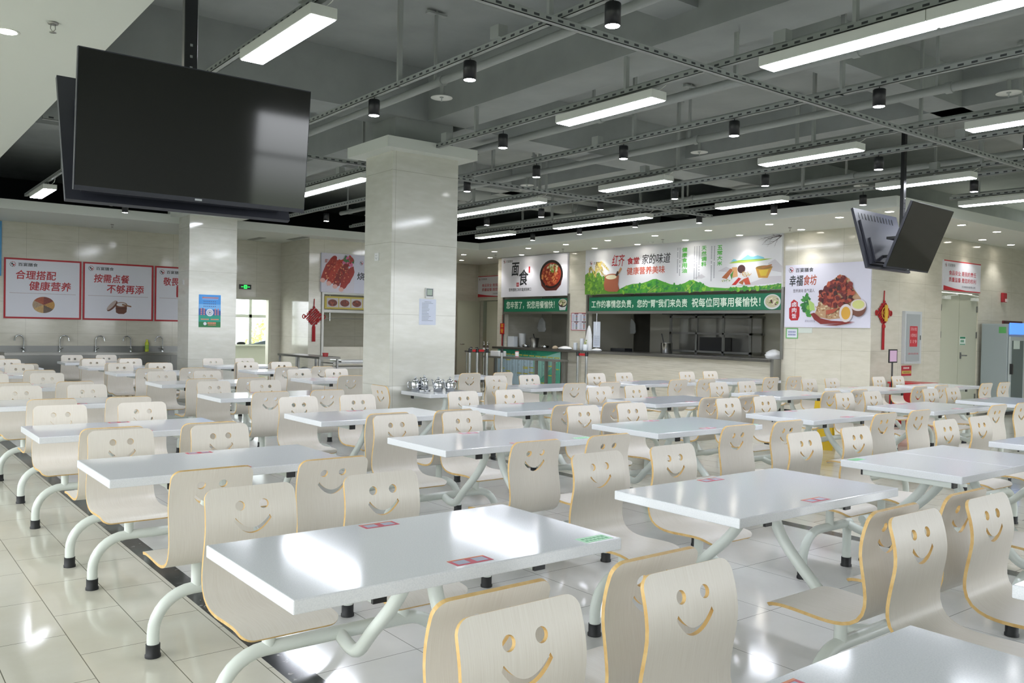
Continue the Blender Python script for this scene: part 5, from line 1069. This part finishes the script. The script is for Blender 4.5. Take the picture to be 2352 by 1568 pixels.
mb = MB(); mb.box(0, 0, 0.06, 0.72, 0.48, 1.74); mb.build('cabinet', flat('9aa5a8', 0.35), t, bevel=0.012); mb = MB(); mb.box(0.03, -0.04, 0.12, 0.69, -0.002, 1.5); d_ = mb.build('glass_door', flat('b8c2c2', 0.3), t, bevel=0.008); mb = MB(); mb.box(0.1, -0.043, 0.2, 0.62, -0.0405, 1.42); mb.build('glass', flat('5a6a6a', 0.06), d_); mb = MB(); mb.box(0.02, -0.09, 0.78, 0.06, -0.04, 0.98); mb.build('handle', M_black, d_)
mb = MB(); mb.box(0.06, -0.03, 1.54, 0.66, -0.001, 1.76); mb.build('lit_sign', mat('blue_light_sign', '4f86f0', 0.4, emit=1.1), t); mb = MB(); mb.box(0.16, -0.045, 1.26, 0.44, -0.0435, 1.42); mb.build('white_sticker', flat('d6e4dc'), d_); mb = MB(); mb.box(-0.002, 0.03, 1.56, 0.0, 0.16, 1.68); mb.build('green_sticker', flat('5aa860'), t)
mb = MB(); mb.box(0.02, 0.02, 0, 0.7, 0.46, 0.06); mb.build('plinth', M_black, t)
t = board('red_frame_board', 'dark red framed board behind the fridge at the right edge', 'board', (18.5, YS, 0.02), 0, 0.9, 1.8, flat('6a3034'), 0.03, None, flat('4a1a1e'), 0.06)
t = thing('poster_stand', 'slim black stand with a tilted pink A4 sheet before the beige wall', 'stand', (13.43, 7.15, 0)); mb = MB(); mb.lathe([(0.15, 0), (0.15, 0.015), (0.03, 0.03)], n=20); mb.build('base', M_black, t); mb = MB(); mb.tube([(0, 0, 0.02), (0, 0, 1.05)], 0.013, 10); mb.lathe([(0.02, 0.5), (0.02, 0.58)], n=10); mb.build('pole', M_black, t)
mb = MB(); mb.box(-0.14, -0.02, 1.03, 0.12, -0.005, 1.25); h_ = mb.build('sheet_frame', M_black, t); mb = MB(); mb.rect(-0.12, 1.05, 0.10, 1.23, -0.0205); mb.build('sheet', flat('d8b8d4'), h_)
# knots
def knot(loc, rotz, label, gold, h_all):
    t = thing('chinese_knot', label, 'ornament', loc, rotz, 'red knot ornaments')
    A, B = flat('a8161e', 0.6), flat('d0a63c' if gold else 'c0302a', 0.6)
    mb = MB()
    for i in range(-3, 4):
        for j in range(-3, 4):
            if abs(i) + abs(j) <= 6: mb.tube([(0.030 * (i + j) - 0.02, -0.015, 0.030 * (i - j) - 0.02), (0.030 * (i + j) + 0.02, -0.022, 0.030 * (i - j) + 0.02)], 0.013, 6)
    for k in range(16):
        s_ = k / 16; a = 2 * pi * s_; c_, z_ = cos(a), sin(a); d_ = 0.2 / (abs(c_) + abs(z_)); x, z = d_ * c_, d_ * z_
        mb.tube([(x + 0.02 * cos(q * pi / 3), -0.016, z + 0.02 * sin(q * pi / 3)) for q in range(7)], 0.008, 6)
    for sgn in (-1, 1): mb.tube([(sgn * 0.2 + sgn * 0.03 + 0.03 * cos(q * pi / 5), -0.016, 0.04 * sin(q * pi / 5)) for q in range(11)], 0.011, 6)
    mb.build('woven_knot', A, t)
    mb = MB(); mb.tube([(0.1 * cos(2 * pi * q / 24), -0.038, 0.1 * sin(2 * pi * q / 24)) for q in range(25)], 0.008, 6); mb.tube([(0.06, -0.038, 0), (0, -0.038, 0.06), (-0.06, -0.038, 0), (0, -0.038, -0.06), (0.06, -0.038, 0)], 0.007, 6); mb.build('inner_ring', B, t)
    mb = MB(); mb.tube([(0, -0.015, 0.2), (0.006, -0.015, 0.38)], 0.009, 6); mb.build('hanging_cord', A, t)
    mb = MB()
    for k in range(9): mb.tube([(-0.032 + 0.008 * k, -0.015, -0.22), (-0.036 + 0.009 * k, -0.015, -h_all)], 0.005, 5)
    mb.lathe([(0.03, -0.25), (0.035, -0.22), (0.02, -0.19)], (0, -0.015, 0), 10); mb.build('tassel', A, t); return t
knot((7.88, YM, 1.64), 0, 'red diamond knot ornament with tassel beside the roast stall', False, 0.53)
t = knot((13.87, YS, 1.85), 0, 'red and gold knot ornament with long tassel above the poster stand', True, 0.62)
mb = MB(); mb.box(-0.03, -0.06, -0.14, 0.05, -0.045, 0.14); mb.build('fortune_tag', flat('d9b040', 0.4), t)
t = thing('fortune_hanger', 'narrow red hanging tag with gold characters at the left jamb of the noodle hatch', 'ornament', (XW - 0.04, 17.66, 1.32), RZ); mb = MB(); mb.box(-0.085, -0.02, 0, 0.085, -0.005, 0.28); mb.build('tag', flat('b01c20'), t); text('lettering', t, '平', -0.05, 0.15, 0.05, 0.26, flat('e0b030'), -0.021, 0.03); text('lettering', t, '安', -0.05, 0.03, 0.05, 0.14, flat('e0b030'), -0.021, 0.03); mb = MB(); mb.tube([(0, -0.012, 0), (0, -0.012, -0.3)], 0.016, 8); mb.build('tassel', flat('8e1a20'), t); mb = MB(); mb.tube([(0, -0.012, 0.28), (0, -0.012, 0.5)], 0.005, 6); mb.build('cord', flat('8e1a20'), t)
# yellow folding floor sign
t = thing('floor_sign', 'yellow folding floor sign standing in the aisle between the tables', 'sign', (9.95, 6.2, 0), radians(25)); M_y = flat('d8b414', 0.4)
for s_ in (-1, 1):
    mb = MB(); p = [(s_ * 0.17, -0.14, 0), (s_ * 0.17, 0.14, 0), (s_ * 0.015, 0.1, 0.64), (s_ * 0.015, -0.1, 0.64)]; q = [(a - s_ * 0.015, b, c_) for a, b, c_ in p]
    mb.add(p + q, [(0, 1, 2, 3), (7, 6, 5, 4), (0, 4, 5, 1), (1, 5, 6, 2), (2, 6, 7, 3), (3, 7, 4, 0)]); mb.build('leaf', M_y, t)
mb = MB(); mb.poly([(-0.105, -0.06, 0.28), (-0.105, 0.06, 0.28), (-0.09, 0.05, 0.34), (-0.09, -0.05, 0.34)]); mb.v = [(a - 0.003, b, c_) for a, b, c_ in mb.v]; mb.build('black_print', INK, t)

# ================================================================== KETTLES
def make_kettle():
    r = bpy.data.objects.new('kettle', None); COL.objects.link(r)
    mb = MB(); mb.lathe([(0.047, 0), (0.05, 0.006), (0.05, 0.095), (0.046, 0.105), (0.032, 0.115)], n=22); mb.build('body', M_chrome, r)
    mb = MB(); mb.lathe([(0.034, 0.115), (0.034, 0.122), (0.022, 0.134), (0.008, 0.138), (0.008, 0.144), (0.014, 0.152), (0.008, 0.16), (0, 0.161)], n=18); mb.build('lid', M_chrome, r)
    mb = MB(); mb.tube(smooth_path([(-0.045, 0, 0.035), (-0.068, 0, 0.05), (-0.075, 0, 0.09), (-0.09, 0, 0.125), (-0.104, 0, 0.135)], 5), [0.011] * 5 + [0.009] * 8 + [0.006] * 8, 8); mb.build('spout', M_chrome, r)
    mb = MB(); mb.tube(smooth_path([(0.046, 0, 0.095), (0.078, 0, 0.098), (0.084, 0, 0.06), (0.075, 0, 0.03), (0.048, 0, 0.028)], 5), 0.006, 8); mb.build('handle', M_chrome, r); return r
k0 = None
for x, y, rz, lab in ((5.36, 7.99, 0.1, 'steel kettle at the right on the narrow table, spout clearly apart'), (5.23, 8.03, 0.2, 'steel kettle second from the right on the narrow table'), (5.12, 8.15, 0.6, 'steel kettle standing on the round tray at the pillar'), (5.03, 8.19, 2.6, 'steel kettle at the far left against the pillar')):
    if k0 is None: k0 = o = make_kettle()
    else: o = copy_tree(k0)
    o.location = (x, y, 0.767 if abs(x - 5.12) < 0.01 else 0.7505); o.rotation_euler = (0, 0, rz); tag(o, lab, 'kettle', 'steel kettles by the pillar')
t = lathe_thing('round_tray', 'round steel tray under a kettle on the narrow pillar table', 'tray', (5.12, 8.15, 0.7505), [(0.07, 0.0), (0.075, 0.014), (0.071, 0.014), (0.0, 0.012)], M_chrome, 'tray')

# ================================================================== LEFT REAR CORNER
t = thing('steel_bench', 'long dark topped steel work bench before the rear right corner of the left hall', 'bench', (7.3, 16.0, 0)); mb = MB(); mb.box(-0.22, -1.0, 0.82, 0.22, 0.98, 0.86); mb.build('top', mat('dark_steel_top', '6e6d69', 0.28, 0.8), t)
for yy in (-0.95, 0.0, 0.93):
    for xx in (-0.2, 0.17): mb = MB(); mb.box(xx, yy, 0, xx + 0.035, yy + 0.035, 0.82); mb.build('leg', M_dsteel, t)
mb = MB(); mb.box(-0.2, -0.95, 0.3, 0.2, 0.95, 0.32); mb.build('shelf', M_dsteel, t)
sack('plastic_bag', 'pale plastic sack on the shelf of the steel work bench', 'bag', (7.28, 16.1, 0.32), 0.16, 0.3, 0.3, mat('grey_plastic_film', 'b4b8b8', 0.4), 21)
t = thing('steel_trolley', 'low steel trolley with stacked flat trays left of the big pillar', 'trolley', (8.24, 15.75, 0)); mb = MB(); mb.box(-0.65, -0.3, 0.70, 0.65, 0.3, 0.72); mb.build('deck', M_steel, t); mb = MB(); mb.box(-0.65, -0.3, 0.60, 0.65, 0.3, 0.64); mb.build('deck', M_steel, t)
mb = MB(); mb.box(-0.45, -0.25, 0.72, 0.6, 0.25, 0.775); mb.build('tray_stack', M_chrome, t, bevel=0.006)
for xx in (-0.62, 0.6):
    for yy in (-0.27, 0.25): mb = MB(); mb.tube([(xx, yy, 0.05), (xx, yy, 0.74)], 0.014, 8); mb.lathe([(0.0, 0.0), (0.025, 0.0), (0.03, 0.025), (0.025, 0.05), (0.0, 0.05)], (xx, yy, 0), 10); mb.build('leg', M_steel, t)
t = lathe_thing('red_tub', 'small red tub on the end of the steel work bench', 'tub', (7.3, 15.2, 0.86), [(0.05, 0), (0.06, 0.07), (0.0, 0.07)], flat('8e1f22'), 'tub')
t = thing('folder', 'open dark folder lying on the sill of the bright room', 'folder', (8.45, 21.42, 0.94), 0.1); mb = MB(); mb.box(-0.26, -0.09, 0, 0.24, 0.06, 0.015); mb.poly([(-0.2, -0.05, 0.016), (0.15, -0.05, 0.016), (0.2, 0.05, 0.1), (-0.1, 0.05, 0.05)]); mb.build('cover', flat('3a5058'), t)
t = thing('window_ledge', 'deep pale sill under the bright window', 'sill', (8.2, 21.3, 0.90)); mb = MB(); mb.box(-2.1, -0.12, 0, 2.1, 0.19, 0.039); mb.build('board', M_mint, t)
t = thing('black_shoe_bag', 'small black pouch at the left of the folder on the bright sill', 'pouch', (7.93, 21.35, 0.94)); mb = MB(); mb.lathe([(0.0, 0.0), (0.07, 0.0), (0.085, 0.03), (0.05, 0.06), (0.0, 0.065)], n=14); mb.v = [(a * 1.5, b * 0.8, c_) for a, b, c_ in mb.v]; mb.build('pouch', M_black, t)
# greenery and a pale building seen through that window
rs = random.Random(9); t = thing('garden_shrub', 'yellow green shrub outside the bright rear window', 'shrub', (11.9, 29.0, 0)); mb = MB()
for k in range(700):
    a, b, q = rs.uniform(0, 2 * pi), rs.uniform(-0.5, 1), rs.uniform(0.5, 1) ; cx, cy, cz = 1.1 * q * cos(a) * sqrt(max(0, 1 - b * b)), 0.8 * q * sin(a) * sqrt(max(0, 1 - b * b)), 0.9 + 0.8 * b * q
    u = Vector((rs.uniform(-1, 1), rs.uniform(-1, 1), rs.uniform(-1, 1))).normalized() * 0.09; w = Vector((rs.uniform(-1, 1), rs.uniform(-1, 1), rs.uniform(-1, 1))).normalized() * 0.05; p = Vector((cx, cy, cz))
    mb.poly([p - u, p + w, p + u, p - w])
mb.build('foliage', flat('b4c870', 0.7), t); mb = MB(); mb.tube([(0, 0, 0), (0.02, 0, 0.9)], 0.05, 8); mb.build('stem', flat('7a6a50', 0.8), t)
mb = MB(); mb.box(-30, 22.3, -0.3, 60, 90, -0.1); struct('ground', mb, flat('c8ccc0', 0.9))
